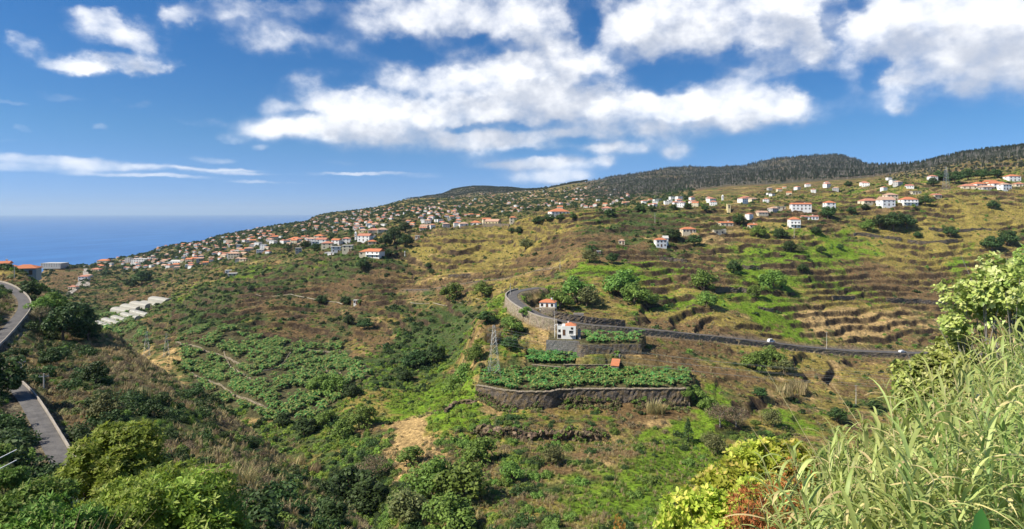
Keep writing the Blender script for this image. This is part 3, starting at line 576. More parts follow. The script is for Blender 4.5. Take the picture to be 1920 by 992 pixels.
M_RED = foliage_mat('rust_red_weed', (0.30,0.10,0.03), (0.48,0.20,0.06), (0.22,0.24,0.05), 0.3)
M_DEEP = foliage_mat('deep_green_leaves', (0.06,0.17,0.03), (0.13,0.30,0.05), None, 0.3, 0.4)
def m_bark(col):
    def f(t):
        p = t.n('ShaderNodeTexCoord').outputs['Object']; n = t.noise(t.vm('MULTIPLY', p, (6, 6, 1.2)), 1.5, 5, 0.7)
        return pbsdf(t, t.mix(n, tuple(x*0.6 for x in col), tuple(x*1.4 for x in col)), 0.9, bump(t, n, 0.6, 0.03), 0.1)
    return f
M_BARK = mat('brown_bark', m_bark((0.13,0.10,0.075))); M_GREY = mat('bleached_bark', m_bark((0.27,0.245,0.22))); M_CANE = mat('cane_stem', m_bark((0.42,0.38,0.20)))

def rnd(seed): return np.random.default_rng(seed)
def unit(v): return v / np.maximum(np.linalg.norm(v, axis=-1, keepdims=True), 1e-9)
def leaves(cen, nrm, L, W, g, droop=0.0):
    """one four-cornered leaf per centre; g = random generator"""
    n = len(cen); r = unit(g.normal(size=(n, 3))); a = unit(np.cross(nrm, r)); a[:, 2] -= droop; a = unit(a); b = unit(np.cross(nrm, a))
    L = np.broadcast_to(L, n)[:, None]; W = np.broadcast_to(W, n)[:, None]
    V = np.stack([cen - a*L*0.5, cen + b*W*0.5 + a*L*0.05, cen + a*L*0.5, cen - b*W*0.5 + a*L*0.05], 1).reshape(-1, 3)
    Fq = np.arange(4*n).reshape(n, 4); t = np.repeat(g.random((n, 3)), 4, 0); return V, Fq, t
def crown_pts(g, n, R, H, clumps, fill=0.3, flat=0.0):
    """points on the shells of many clumps spread through the crown's volume"""
    d = unit(g.normal(size=(clumps, 3))); d[:, 2] = np.abs(d[:, 2])*1.15 - 0.45 * (g.random(clumps) < 0.5)
    rr_ = g.uniform(0.45, 0.82, clumps)[:, None]; cc = d * rr_ * np.array([R, R, H]); cr = R * g.uniform(0.22, 0.42, clumps)
    k = g.integers(0, clumps, n); e = unit(g.normal(size=(n, 3))); rad_ = g.uniform(1-fill, 1.08, n)[:, None] ** 0.7
    p = cc[k] + e * rad_ * cr[k][:, None] * np.array([1, 1, 0.8]); nr = unit(e + 0.55*g.normal(size=(n, 3)) + np.array([0, 0, 0.5])); return p, nr, cc, cr
def crown_mesh(name, m, seed, n, R, H, clumps, L, W, lift=0.0, droop=0.2, fill=0.35):
    g = rnd(seed); p, nr, cc, cr = crown_pts(g, n, R, H, clumps, fill)
    if lift == 0: p[:, 2] = np.where(p[:, 2] < 0, -p[:, 2]*0.3, p[:, 2])
    p[:, 2] += lift; V, Fq, t = leaves(p, nr, L*g.uniform(.7, 1.3, n), W*g.uniform(.7, 1.3, n), g, droop)
    me = mesh_np(name, V, Fq, [m], False, t); me['c'] = [float(x) for x in (cc + np.array([0, 0, lift])).ravel()][:90]; return me
def trunk_mesh(name, m, h, r, tips, seed=0, split=0.45):
    mb = MB(); g = random.Random(seed); p = Vector((0, 0, -0.4)); base = []
    n = 4; pts = [Vector((g.uniform(-.04,.04)*h*i/n, g.uniform(-.04,.04)*h*i/n, h*i/n - (0.4 if i == 0 else 0))) for i in range(n+1)]
    for i in range(n): mb.tube(pts[i], pts[i+1], r*(1-0.17*i), r*(1-0.17*(i+1)), 7, cap=False)
    for tp in tips:
        t0 = g.uniform(split, 0.95); k = min(int(t0*n), n-1); a = pts[k].lerp(pts[k+1], t0*n-k); b = Vector(tp); mid = a.lerp(b, 0.5) + Vector((0, 0, 0.08*h*g.uniform(-.5, 1)))
        mb.tube(a, mid, r*0.42, r*0.27, 5, cap=False); mb.tube(mid, b, r*0.27, r*0.08, 5, cap=False)
    return mb.mesh(name, m, smooth=True)
def blades_mesh(name, m, seed, n, H, spread, w, lean=0.5, seg=3, stalk=0.0):
    """a tuft of bending blades"""
    g = rnd(seed); a = g.uniform(0, 2*np.pi, n); r0 = spread*np.sqrt(g.random(n)); base = np.stack([r0*np.cos(a*1.7), r0*np.sin(a*1.7), np.zeros(n)], 1)
    out = np.stack([np.cos(a), np.sin(a), np.zeros(n)], 1); side = np.stack([-np.sin(a), np.cos(a), np.zeros(n)], 1); h = H*g.uniform(.5, 1.1, n)[:, None]; ln = g.uniform(.1, 1, n)[:, None]*lean
    Vs = []
    for k in range(seg+1):
        t = k/seg; c = base + out*h*ln*t*t + np.array([0,0,1])*h*(t - 0.35*ln*t*t); ww = w*(1-t)**0.7*0.5 if k < seg else 0.002
        Vs += [c - side*ww, c + side*ww]
    V = np.stack(Vs, 1).reshape(-1, 3); b = np.arange(n)[:, None]*(2*seg+2); Fq = np.concatenate([np.stack([b[:,0]+2*k, b[:,0]+2*k+1, b[:,0]+2*k+3, b[:,0]+2*k+2], 1) for k in range(seg)])
    return mesh_np(name, V, Fq, [m], False, np.repeat(g.random((n, 3)), 2*seg+2, 0))

# ---- where plants can stand: cells of the land in view
PROF = Y0 - Z * F / DD[None, :]
VIS = PROF <= np.minimum.accumulate(PROF, axis=1) + 4 + 600/np.maximum(Dn, 60)
CELL = np.gradient(XX, axis=0) * np.gradient(YY, axis=1)
ROADM = np.zeros(XX.shape, bool)
for ln, hw in ((ROAD_L, 2.1), (ROAD_C, 4.6), (ROAD_U, 3.0)): ROADM |= near_line(ln, 8)[0] < hw
PLATM = in_poly(XX, YY, P1) | in_poly(XX, YY, P2) | in_poly(XX, YY, P3)
def scatter(n, dens, seed):
    g = rnd(seed); w = np.clip(dens * (1-BARE) * CELL * VIS * (1-.9*STEPMAP) * ~ROADM * (UU > -60) * (UU < 1985), 0, None).ravel(); c = np.cumsum(w); tot = c[-1]
    k = np.searchsorted(c, g.random(n)*tot); i, j = np.unravel_index(np.minimum(k, w.size-1), XX.shape); i = np.clip(i, 1, len(U)-2); j = np.clip(j, 1, len(LD)-2)
    u = U[i] + (g.random(n)-.5)*(U[i+1]-U[i-1])*.5; d = DD[j] + (g.random(n)-.5)*(DD[j+1]-DD[j-1])*.5; x = (u-CX)/F*d
    return np.stack([x, d, hgt(x, d) + CAMZ], 1)
def copy_tree(o, parent=None):
    c = o.copy(); COL.objects.link(c)
    if parent is not None: c.parent = parent
    for ch in o.children: copy_tree(ch, c)
    return c
class Kind:
    """one sort of plant: the first placement moves the original, later ones copy it"""
    def __init__(s, root): s.root = root; s.used = False
    def put(s, loc, rz, sc, label, group=None, cat=None):
        o = s.root if not s.used else copy_tree(s.root); s.used = True
        o.location = loc; o.rotation_euler = (0, 0, rz); o.scale = (sc,)*3 if not isinstance(sc, (tuple, list)) else sc
        tag(o, label, cat, group); 
        if 'kind' in o: del o['kind']
        return o
def plant(name, cat, parts):
    """parts: list of (name, mesh); one mesh only -> the thing is that mesh"""
    if len(parts) == 1: o = link(name, parts[0][1]); o['category'] = cat; return Kind(o)
    r = empty(name, (0, 0, 0)); r['category'] = cat
    for n, me in parts: link(n, me, r)
    return Kind(r)
def stuff(name, proto, P, sc, rz, label):
    """one object that repeats a mesh at many points (nobody could count these)"""
    if not len(P): return
    if isinstance(proto, Kind):
        if not proto.used:
            o = proto.root; o.location = P[0]; proto.used = True; tag(o, label, None, None, 'stuff')
            if 'category' in o: del o['category']
            P = P[1:]; sc = sc[1:]; rz = rz[1:]
        proto = proto.root
    me = bpy.data.meshes.new(name); me.vertices.add(len(P)); me.vertices.foreach_set('co', np.asarray(P, np.float32).ravel())
    a = me.attributes.new('size', 'FLOAT', 'POINT'); a.data.foreach_set('value', np.asarray(sc, np.float32)); b = me.attributes.new('turn', 'FLOAT_VECTOR', 'POINT')
    rv = np.zeros((len(P), 3), np.float32); rv[:, 2] = rz; b.data.foreach_set('vector', rv.ravel())
    o = link(name, me); tag(o, label, None, None, 'stuff'); ng = bpy.data.node_groups.new(name, 'GeometryNodeTree')
    ng.interface.new_socket('Geometry', in_out='INPUT', socket_type='NodeSocketGeometry'); ng.interface.new_socket('Geometry', in_out='OUTPUT', socket_type='NodeSocketGeometry')
    N = ng.nodes; Lk = ng.links; gi = N.new('NodeGroupInput'); go = N.new('NodeGroupOutput'); ip = N.new('GeometryNodeInstanceOnPoints'); oi = N.new('GeometryNodeObjectInfo')
    oi.transform_space = 'ORIGINAL'; oi.inputs['Object'].default_value = proto; oi.inputs['As Instance'].default_value = True
    s1 = N.new('GeometryNodeInputNamedAttribute'); s1.data_type = 'FLOAT'; s1.inputs[0].default_value = 'size'; s2 = N.new('GeometryNodeInputNamedAttribute'); s2.data_type = 'FLOAT_VECTOR'; s2.inputs[0].default_value = 'turn'
    e2r = N.new('FunctionNodeEulerToRotation')
    Lk.new(gi.outputs[0], ip.inputs['Points']); Lk.new(oi.outputs['Geometry'], ip.inputs['Instance']); Lk.new(s1.outputs[0], ip.inputs['Scale']); Lk.new(s2.outputs[0], e2r.inputs[0]); Lk.new(e2r.outputs[0], ip.inputs['Rotation']); Lk.new(ip.outputs[0], go.inputs[0])
    md = o.modifiers.new('repeat', 'NODES'); md.node_group = ng
    return o

# ---- sorts of plant
def shrub_kind(name, cat, m, seed, n, L, W=None, clumps=9, R=1.0, H=0.85): return plant(name, cat, [('crown', crown_mesh(name, m, seed, n, R, H, clumps, L, W or L*0.6, 0))])
def tree_kind(name, cat, m, seed, n, R, H, lift, clumps, L, W, bark=None, tr=0.16, droop=0.2):
    cm = crown_mesh(name + '_crown', m, seed, n, R, H, clumps, L, W, lift, droop); tips = np.array(list(cm['c'])).reshape(-1, 3)[:12]
    return plant(name, cat, [('crown', cm), ('trunk', trunk_mesh(name + '_trunk', bark or M_BARK, lift, tr, tips, seed))])
def conifer_mesh(name, m, seed, h, R, n, L, bare=0.15):
    g = rnd(seed); t = g.random(n)**0.8; z = h*(bare + (1-bare)*t); rr_ = R*(1-t)**0.8*g.uniform(.25, 1.05, n) + 0.05*R; a = g.uniform(0, 6.283, n) + np.round(t*9)*1.3
    p = np.stack([rr_*np.cos(a), rr_*np.sin(a), z - rr_*0.25], 1); nr = unit(np.stack([np.cos(a)*.5, np.sin(a)*.5, np.ones(n)], 1) + .4*g.normal(size=(n, 3)))
    V, Fq, tt = leaves(p, nr, L*g.uniform(.7, 1.3, n), L*.45*g.uniform(.7, 1.3, n), g, .3); return mesh_np(name, V, Fq, [m], False, tt)
def bare_tree_mesh(name, m, seed, h):
    mb = MB(); g = random.Random(seed); mb.tube((0,0,-.5), (g.uniform(-.3,.3), 0, h*.55), .22, .15, 4, cap=False); mb.tube((0,0,h*.55), (0, g.uniform(-.4,.4), h), .15, .03, 4, cap=False)
    for i in range(11):
        z = h*g.uniform(.3, .92); a = g.uniform(0, 6.28); l = h*.2*g.uniform(.5, 1.2)*(1.1 - z/h); mb.tube((0,0,z), (l*math.cos(a), l*math.sin(a), z + l*.9), .07, .02, 3, cap=False)
    return mb.mesh(name, m)
def banana_mesh(name, seed, nl=9):
    g = rnd(seed); Vs = []; Fs = []; Ts = []; nv = 0
    for k in range(nl):
        a = k*2.4 + g.uniform(-.3,.3); L = g.uniform(1.3, 2.0); up = g.uniform(.35, 1.25); o = np.array([math.cos(a), math.sin(a), 0]); s = np.array([-math.sin(a), math.cos(a), 0]); tcol = g.random(3)
        for i in range(5):
            t = i/4; c = np.array([0,0,1.5]) + o*L*(t*.95)*math.cos(up*.6) + np.array([0,0,1])*L*(math.sin(up)*t - .75*t*t); w = .30*math.sin(math.pi*min(1, .12 + .88*t))**.6 * (1 if i < 4 else .1)
            Vs += [c - s*w - np.array([0,0,.12*w]), c + np.array([0,0,.10*w]), c + s*w - np.array([0,0,.12*w])]; Ts += [tcol]*3
        for i in range(4): b = nv + 3*i; Fs += [(b, b+1, b+4, b+3), (b+1, b+2, b+5, b+4)]
        nv += 15
    for i in range(2):
        z = [-.3, 1.55][i]; r = [.14, .08][i]; Vs += [np.array([r*math.cos(q*1.2566), r*math.sin(q*1.2566), z]) for q in range(5)]; Ts += [np.array([.2, .5, .3])]*5
    for q in range(5): Fs.append((nv+q, nv+(q+1)%5, nv+5+(q+1)%5, nv+5+q))
    return mesh_np(name, np.array(Vs), np.array(Fs), [M_BAN], False, np.array(Ts))
K_ = KI; g0 = rnd(11)
def wcat(**kw): return sum(v * WT[KI[k]] for k, v in kw.items())
mid = sst(Dn, 195, 215) * (1 - sst(Dn, 800, 1000))
def app(P): return 1.0 / P[:, 1]
NEARB = [shrub_kind('leafy_shrub', 'shrub', M_DARK, 21, 1500, .17, clumps=16), shrub_kind('leafy_shrub', 'shrub', M_MID, 22, 1500, .17, clumps=15), shrub_kind('leafy_shrub', 'shrub', M_OLIVE, 23, 1300, .15, clumps=14), shrub_kind('dry_shrub', 'shrub', M_SCRUB, 24, 1200, .16, .04, clumps=12), shrub_kind('leafy_shrub', 'shrub', M_LIME, 25, 1500, .17, clumps=15)]
FARB = [shrub_kind('low_shrub', 'shrub', M_DARK, 31, 230, .42, clumps=8), shrub_kind('low_shrub', 'shrub', M_MID, 32, 230, .42, clumps=8), shrub_kind('low_shrub', 'shrub', M_OLIVE, 33, 200, .4, clumps=7), shrub_kind('low_scrub', 'shrub', M_SCRUB, 34, 200, .38, .14, clumps=7)]
TUFT = [plant('grass_tuft', 'grass', [('b', blades_mesh('dry_grass_tuft', M_STRAW, 41, 26, .9, .35, .07, .7))]), plant('grass_tuft', 'grass', [('b', blades_mesh('green_grass_tuft', M_GRASS, 42, 26, .8, .35, .08, .7))])]
NAMES_B = ['dark green', 'mid green', 'olive green', 'dry brown']
LANDMARKS = [(80,800,'the lower left road'),(45,575,'the upper left road bend'),(215,600,'the greenhouse tunnels'),(262,490,'the pale apartment block'),(430,512,'the grey white building'),(702,478,'the balconied hamlet house'),(667,565,'the tiny white hut'),(768,830,'the bare scree'),
 (500,700,'the valley plantation'),(800,745,'the bright green hollow'),(435,905,'the red soil bank'),(926,655,'the tall lattice pylon'),(1065,618,'the white house on the spur'),(1028,568,'the small cottage above the road bend'),(1154,690,'the tiny orange roofed shed'),(960,553,'the road bend'),
 (1100,745,'the curved terrace wall'),(1290,805,'the dark conifer'),(1260,880,'the bright meadow'),(1448,665,'the large tree below the road'),(1690,655,'the white car'),(1550,640,'the roadside pole'),(1605,740,'the leaning pole'),(1239,452,'the gabled mid slope house'),(1491,417,'the tall white house'),
 (1706,378,'the rightmost big farmhouse'),(1366,392,'the cream square tower'),(1505,503,'the lone round bush tree'),(1590,605,'the dry yellow field'),(860,455,'the golden terraces'),(1350,770,'the large grey twiggy tree'),(924,415,'the pale yellow hall'),(1800,480,'the green gully'),(667,445,'the slim white tower'),(1165,530,'the largest green tree'),
 (1048,398,'the long red orange roof'),(1320,385,'the white village row'),(160,520,'the coastal track'),(275,650,'the valley pylons'),(1480,470,'the upper green terrace'),(740,450,'the dark grove')]
SAID = set()
def locate(nm, P):
    """a label that says where the thing stands, by the nearest landmark not yet used up"""
    px = CX + F*P[0]/P[1]; py = Y0 - (P[2]-CAMZ)*F/P[1]
    for a, b, l in sorted(LANDMARKS, key=lambda m: math.hypot(m[0]-px, (m[1]-py)*1.3)):
        dx, dy = px-a, py-b; far = math.hypot(dx, dy); h = 'left' if dx < 0 else 'right'; v = 'above' if dy < 0 else 'below'
        w = (f'{h} of' if abs(dx) > 2.2*abs(dy) else v if abs(dy) > 2.2*abs(dx) else f'{v} and {h} of'); s = f"{nm} {'just ' if far < 40 else 'well ' if far > 130 else ''}{w} {l}"
        if s not in SAID and len(s.split()) <= 16: SAID.add(s); return s
    return f'{nm} among others alike on the slopes'
IND_LEFT = 300
def spread(kinds, idx, n, dens, seed, smin, smax, ind, where, nm, stuffname, slabel):
    global IND_LEFT
    P = scatter(n, dens, seed); g = rnd(seed+1); sc = smin + (smax-smin)*g.random(n)**2.2; rz = g.uniform(0, 6.28, n); order = np.argsort(-sc/P[:, 1]); k = kinds[idx]
    ind = max(1, ind) if not k.used else ind
    for q in order[:ind]: k.put(P[q] - np.array([0,0,.1*sc[q]]), rz[q], float(sc[q]), locate(nm, P[q]), f'{nm}s on {where}')
    rest = order[ind:]; proto = k.root if k.root.type == 'MESH' else k.root.children[0]
    stuff(stuffname, proto, P[rest] - np.array([0,0,1])*(.1*sc[rest])[:, None], sc[rest], rz[rest], slabel)
nearm = sst(Dn, 36, 46) * (1 - sst(Dn, 195, 215)); leftn = (UU < 760) * nearm
W3 = 'the shaded near spur at the left'; W1 = 'the terraced slope facing the viewer'; W2 = 'the long slope above the valley at the left'
# near spur at the left; darker, browner shrub mix stands in for cloud shadow
spread(NEARB, 0, 420, leftn*(wcat(K=1, B=.15, O=.05, G=.1)+.02), 201, .9, 2.6, 26, W3, 'dark green rounded shrub', 'shrub_cover', 'dark green shrubs massed on the near spur')
spread(NEARB, 1, 130, leftn*(wcat(K=.4, G=1, O=.2)+.01), 203, .7, 1.8, 20, W3, 'mid green rounded shrub', 'shrub_cover', 'mid green shrubs massed on the near spur')
spread(NEARB, 2, 420, leftn*(wcat(O=1, B=.6, G=.3, T=.3)+.02), 205, .5, 1.6, 18, W3, 'olive green rounded shrub', 'shrub_cover', 'olive shrubs massed on the near spur')
spread(NEARB, 3, 620, leftn*(wcat(B=1, T=.8, O=.4, R=.4)+.02), 207, .6, 1.7, 14, W3, 'dry brown twiggy shrub', 'shrub_cover', 'dry shrubs massed on the near spur')
stuff('grass', TUFT[0], *(lambda P: (P, rnd(1).uniform(.6, 1.5, len(P)), rnd(2).uniform(0, 6.28, len(P))))(scatter(9000, nearm*(wcat(O=1, T=1.2, B=.5, G=.1)+.05), 209)), 'dry straw coloured grass on the near slopes')
stuff('grass', TUFT[1], *(lambda P: (P, rnd(3).uniform(.6, 1.5, len(P)), rnd(4).uniform(0, 6.28, len(P))))(scatter(4200, nearm*(wcat(O=.4, G=1.2, K=.4)+.05), 211)), 'green grass on the near slopes')
# spur foot and ravine, right of the near spur
notb0 = 1 - bm_*.9; foot = sst(Dn, 100, 130)*(1-sst(Dn, 215, 232))*(UU > 640)*(UU < 1700)*(1 - .75*sst(UU, 960, 1060)*(1-.6*sst(UU, 1340, 1420)))
spread(NEARB, 0, 300, foot*(wcat(K=1.2, B=.25, G=.12)+.02), 221, 1.0, 3.0, 30, 'the ravine floor below the spur', 'dark green bushy shrub', 'shrub_cover', 'dark shrubs crowding the ravine floor')
spread(NEARB, 1, 640, foot*(wcat(K=1.0, G=.3, O=.3)+.04), 223, 1.0, 2.8, 26, 'the slope below the spur', 'mid green bushy shrub', 'shrub_cover', 'mid green shrubs below the spur')
spread(NEARB, 4, 1100, sst(Dn, 120, 150)*(1-sst(Dn, 330, 380))*(UU > 440)*(UU < 980)*notb0*(wcat(G=1.2, O=.5, K=.8)+.03), 229, .8, 2.6, 24, 'the valley floor', 'bright lime green bushy shrub', 'shrub_cover', 'lime green bushes in the valley')  # sunlit look of the valley carried by the lighter leaf colour
spread(NEARB, 2, 420, foot*(wcat(O=1, B=.6)+.03), 225, .7, 2.2, 12, 'the slope below the spur', 'olive green bushy shrub', 'shrub_cover', 'olive shrubs below the spur')
spread(NEARB, 3, 300, foot*(wcat(B=1, T=.6)+.02), 227, .7, 2.0, 10, 'the slope below the spur', 'dry brown bushy shrub', 'shrub_cover', 'dry shrubs below the spur')
i_ = 0
for p_ in ROAD_L[8:60:3]:      # hedge on the bank left of the lower road
    a_ = p_.y - 0; x_ = p_.x - 2.9 - random.random(); y_ = p_.y - 1.2 - random.random()*1.5; i_ += 1
    NEARB[i_ % 3].put((x_, y_, float(hgt(x_, y_)[0]) + CAMZ), i_*1.1, random.uniform(1.2, 2.0), locate(['dark green', 'mid green', 'olive green'][i_ % 3] + ' roadside shrub', (x_, y_, float(hgt(x_, y_)[0]) + CAMZ)), 'shrubs on the bank beside the lower left road')
# the big slopes
for q, (n_, w_) in enumerate(((15000, dict(O=1, T=1.1, B=.8, G=.1)), (11000, dict(G=1.2, O=.4, K=.4)))):
    P = scatter(n_, mid*(1-PLATM)*(1-bm_)*(wcat(**w_)+.03), 215+q); stuff('grass', TUFT[q], P, rnd(3).uniform(.7, 1.7, len(P)), rnd(4).uniform(0, 6.28, len(P)), ['dry grass on the terraced slopes', 'green grass on the terraced slopes'][q])
rt = (UU > 720)*1.0; lf = (UU <= 820)*1.0; notb = (1-bm_*.96)*(1-PLATM*.98)
spread(FARB, 0, 5200, mid*notb*(wcat(K=1.2, B=.12, G=.05)+.008)*(lf*1.2+rt*.6), 231, .8, 2.9, 26, W1, 'dark green low shrub', 'shrub_cover', 'dark green shrubs scattered over the far slopes')
spread(FARB, 1, 4600, mid*notb*(wcat(K=.6, G=.25, O=.15)+.01), 233, .6, 2.3, 18, W1, 'mid green low shrub', 'shrub_cover', 'mid green shrubs scattered over the far slopes')
spread(FARB, 2, 8500, mid*notb*(wcat(O=.5, B=.5, K=.4)*(1-.4*rt)+.01), 235, .5, 1.8, 14, W1, 'olive green low shrub', 'shrub_cover', 'olive shrubs scattered over the far slopes')
spread(FARB, 3, 15000, mid*notb*(wcat(B=1, T=.25, K=.2)+.006), 237, .4, 1.5, 12, W1, 'dry brown low shrub', 'shrub_cover', 'dry brown scrub scattered over the far slopes and along the terrace walls')
farl = sst(Dn, 780, 1000)*(1-sst(Dn, 2300, 2600))*(UU < 1300)
P = scatter(6500, farl*(wcat(K=1, B=.3)+.05), 241); stuff('distant_trees', FARB[0].root, P, rnd(5).uniform(1.8, 5.5, len(P)), rnd(6).uniform(0, 6, len(P)), 'dark trees dotted between the far houses')
P = scatter(3500, farl*(wcat(K=.5, O=.5)+.1), 243); stuff('distant_trees', FARB[2].root, P, rnd(7).uniform(1.8, 4.5, len(P)), rnd(8).uniform(0, 6, len(P)), 'olive trees dotted between the far houses')
# bananas
BAN = [plant('banana_plant', 'banana plant', [('p', banana_mesh('banana_plant', s_, 9))]) for s_ in (51, 52, 53)]
def on_poly(poly, n, seed, inset=1.2):
    g = rnd(seed); x0, x1 = min(p[0] for p in poly), max(p[0] for p in poly); y0, y1 = min(p[1] for p in poly), max(p[1] for p in poly); out = []
    while len(out) < n:
        x = g.uniform(x0, x1, n*3); y = g.uniform(y0, y1, n*3); m = in_poly(x, y, poly); 
        for dx, dy in ((inset,0),(-inset,0),(0,inset),(0,-inset)): m &= in_poly(x+dx, y+dy, poly)
        out += list(zip(x[m], y[m]))
    out = np.array(out[:n]); return np.column_stack([out, hgt(out[:,0], out[:,1]) + CAMZ])
i_ = 0
for poly, n, lab in ((P1, 190, 'the walled lower terrace of the spur'), (P2, 60, 'the terrace below the white house'), (P3, 50, 'the garden plot beside the white house')):
    for p in on_poly(poly, n, 60+n):
        if lab.startswith('the garden') and p[0] < w3(1094, 640, 280).x: continue
        BAN[i_ % 3].put(p, random.uniform(0, 6.28), random.uniform(.85, 1.3), f'banana plant with broad ragged leaves crowded on {lab}', f'banana plants on {lab}'); i_ += 1
for q, (poly, n) in enumerate(((P1, 560), (P2, 170), (P3, 110))):
    P = on_poly(poly, n, 160+n); P = P[(perlin(P[:,0]/9, P[:,1]/9, 6) > -.35) & ((q < 2) | (P[:,0] > w3(1094, 640, 280).x))]
    stuff('banana_plantation', BAN[q], P, rnd(14).uniform(.7, 1.25, len(P)), rnd(15).uniform(0, 6.28, len(P)), 'banana plants packed on the walled terraces of the spur')
for q, dn in enumerate((2600,)):
    P = scatter(dn, (sum(in_poly(XX, YY, pl)*1.0 for pl in BAN_VALLEY) > 0)*(sst(perlin(XX/9, YY/26, 8), -.35, -.1)+.05) if q == 0 else ((UU > 860)*(UU < 1330)*sst(Dn, 210, 214)*(1-sst(Dn, 226, 229))*WT[KI['K']]), 251+q)
    stuff('banana_plantation', BAN[q], P, rnd(9).uniform(.9, 1.6, len(P)), rnd(10).uniform(0, 6.28, len(P)), 'banana plantation filling the valley floor' if q == 0 else 'banana plants at the foot of the terrace wall')
# ------------------------------------------------------------------ trees, near and far
T_ROUND = tree_kind('round_tree', 'tree', M_DARK, 61, 2000, 1.9, 2.2, 1.6, 20, .30, .2)
T_MID = tree_kind('broad_tree', 'tree', M_MID, 62, 2200, 2.1, 2.1, 1.7, 22, .30, .2)
T_OLIVE = tree_kind('loose_tree', 'tree', M_OLIVE, 63, 1700, 2.0, 2.0, 1.7, 17, .28, .17)
T_BARE = plant('bare_tree', 'tree', [('crown', crown_mesh('grey_twigs', M_SCRUB, 64, 1500, 1.9, 1.9, 16, .34, .06, 1.6)), ('trunk', trunk_mesh('bare_trunk', M_GREY, 1.8, .12, [(1,0,3),(-1,.4,3.2),(.2,1.1,3),(.2,-1,2.9)], 3))])
T_CON = plant('conifer_tree', 'conifer', [('crown', conifer_mesh('conifer_crown', M_DARK, 65, 5.6, 1.5, 900, .42)), ('trunk', trunk_mesh('conifer_trunk', M_BARK, 4.6, .16, [], 5))])
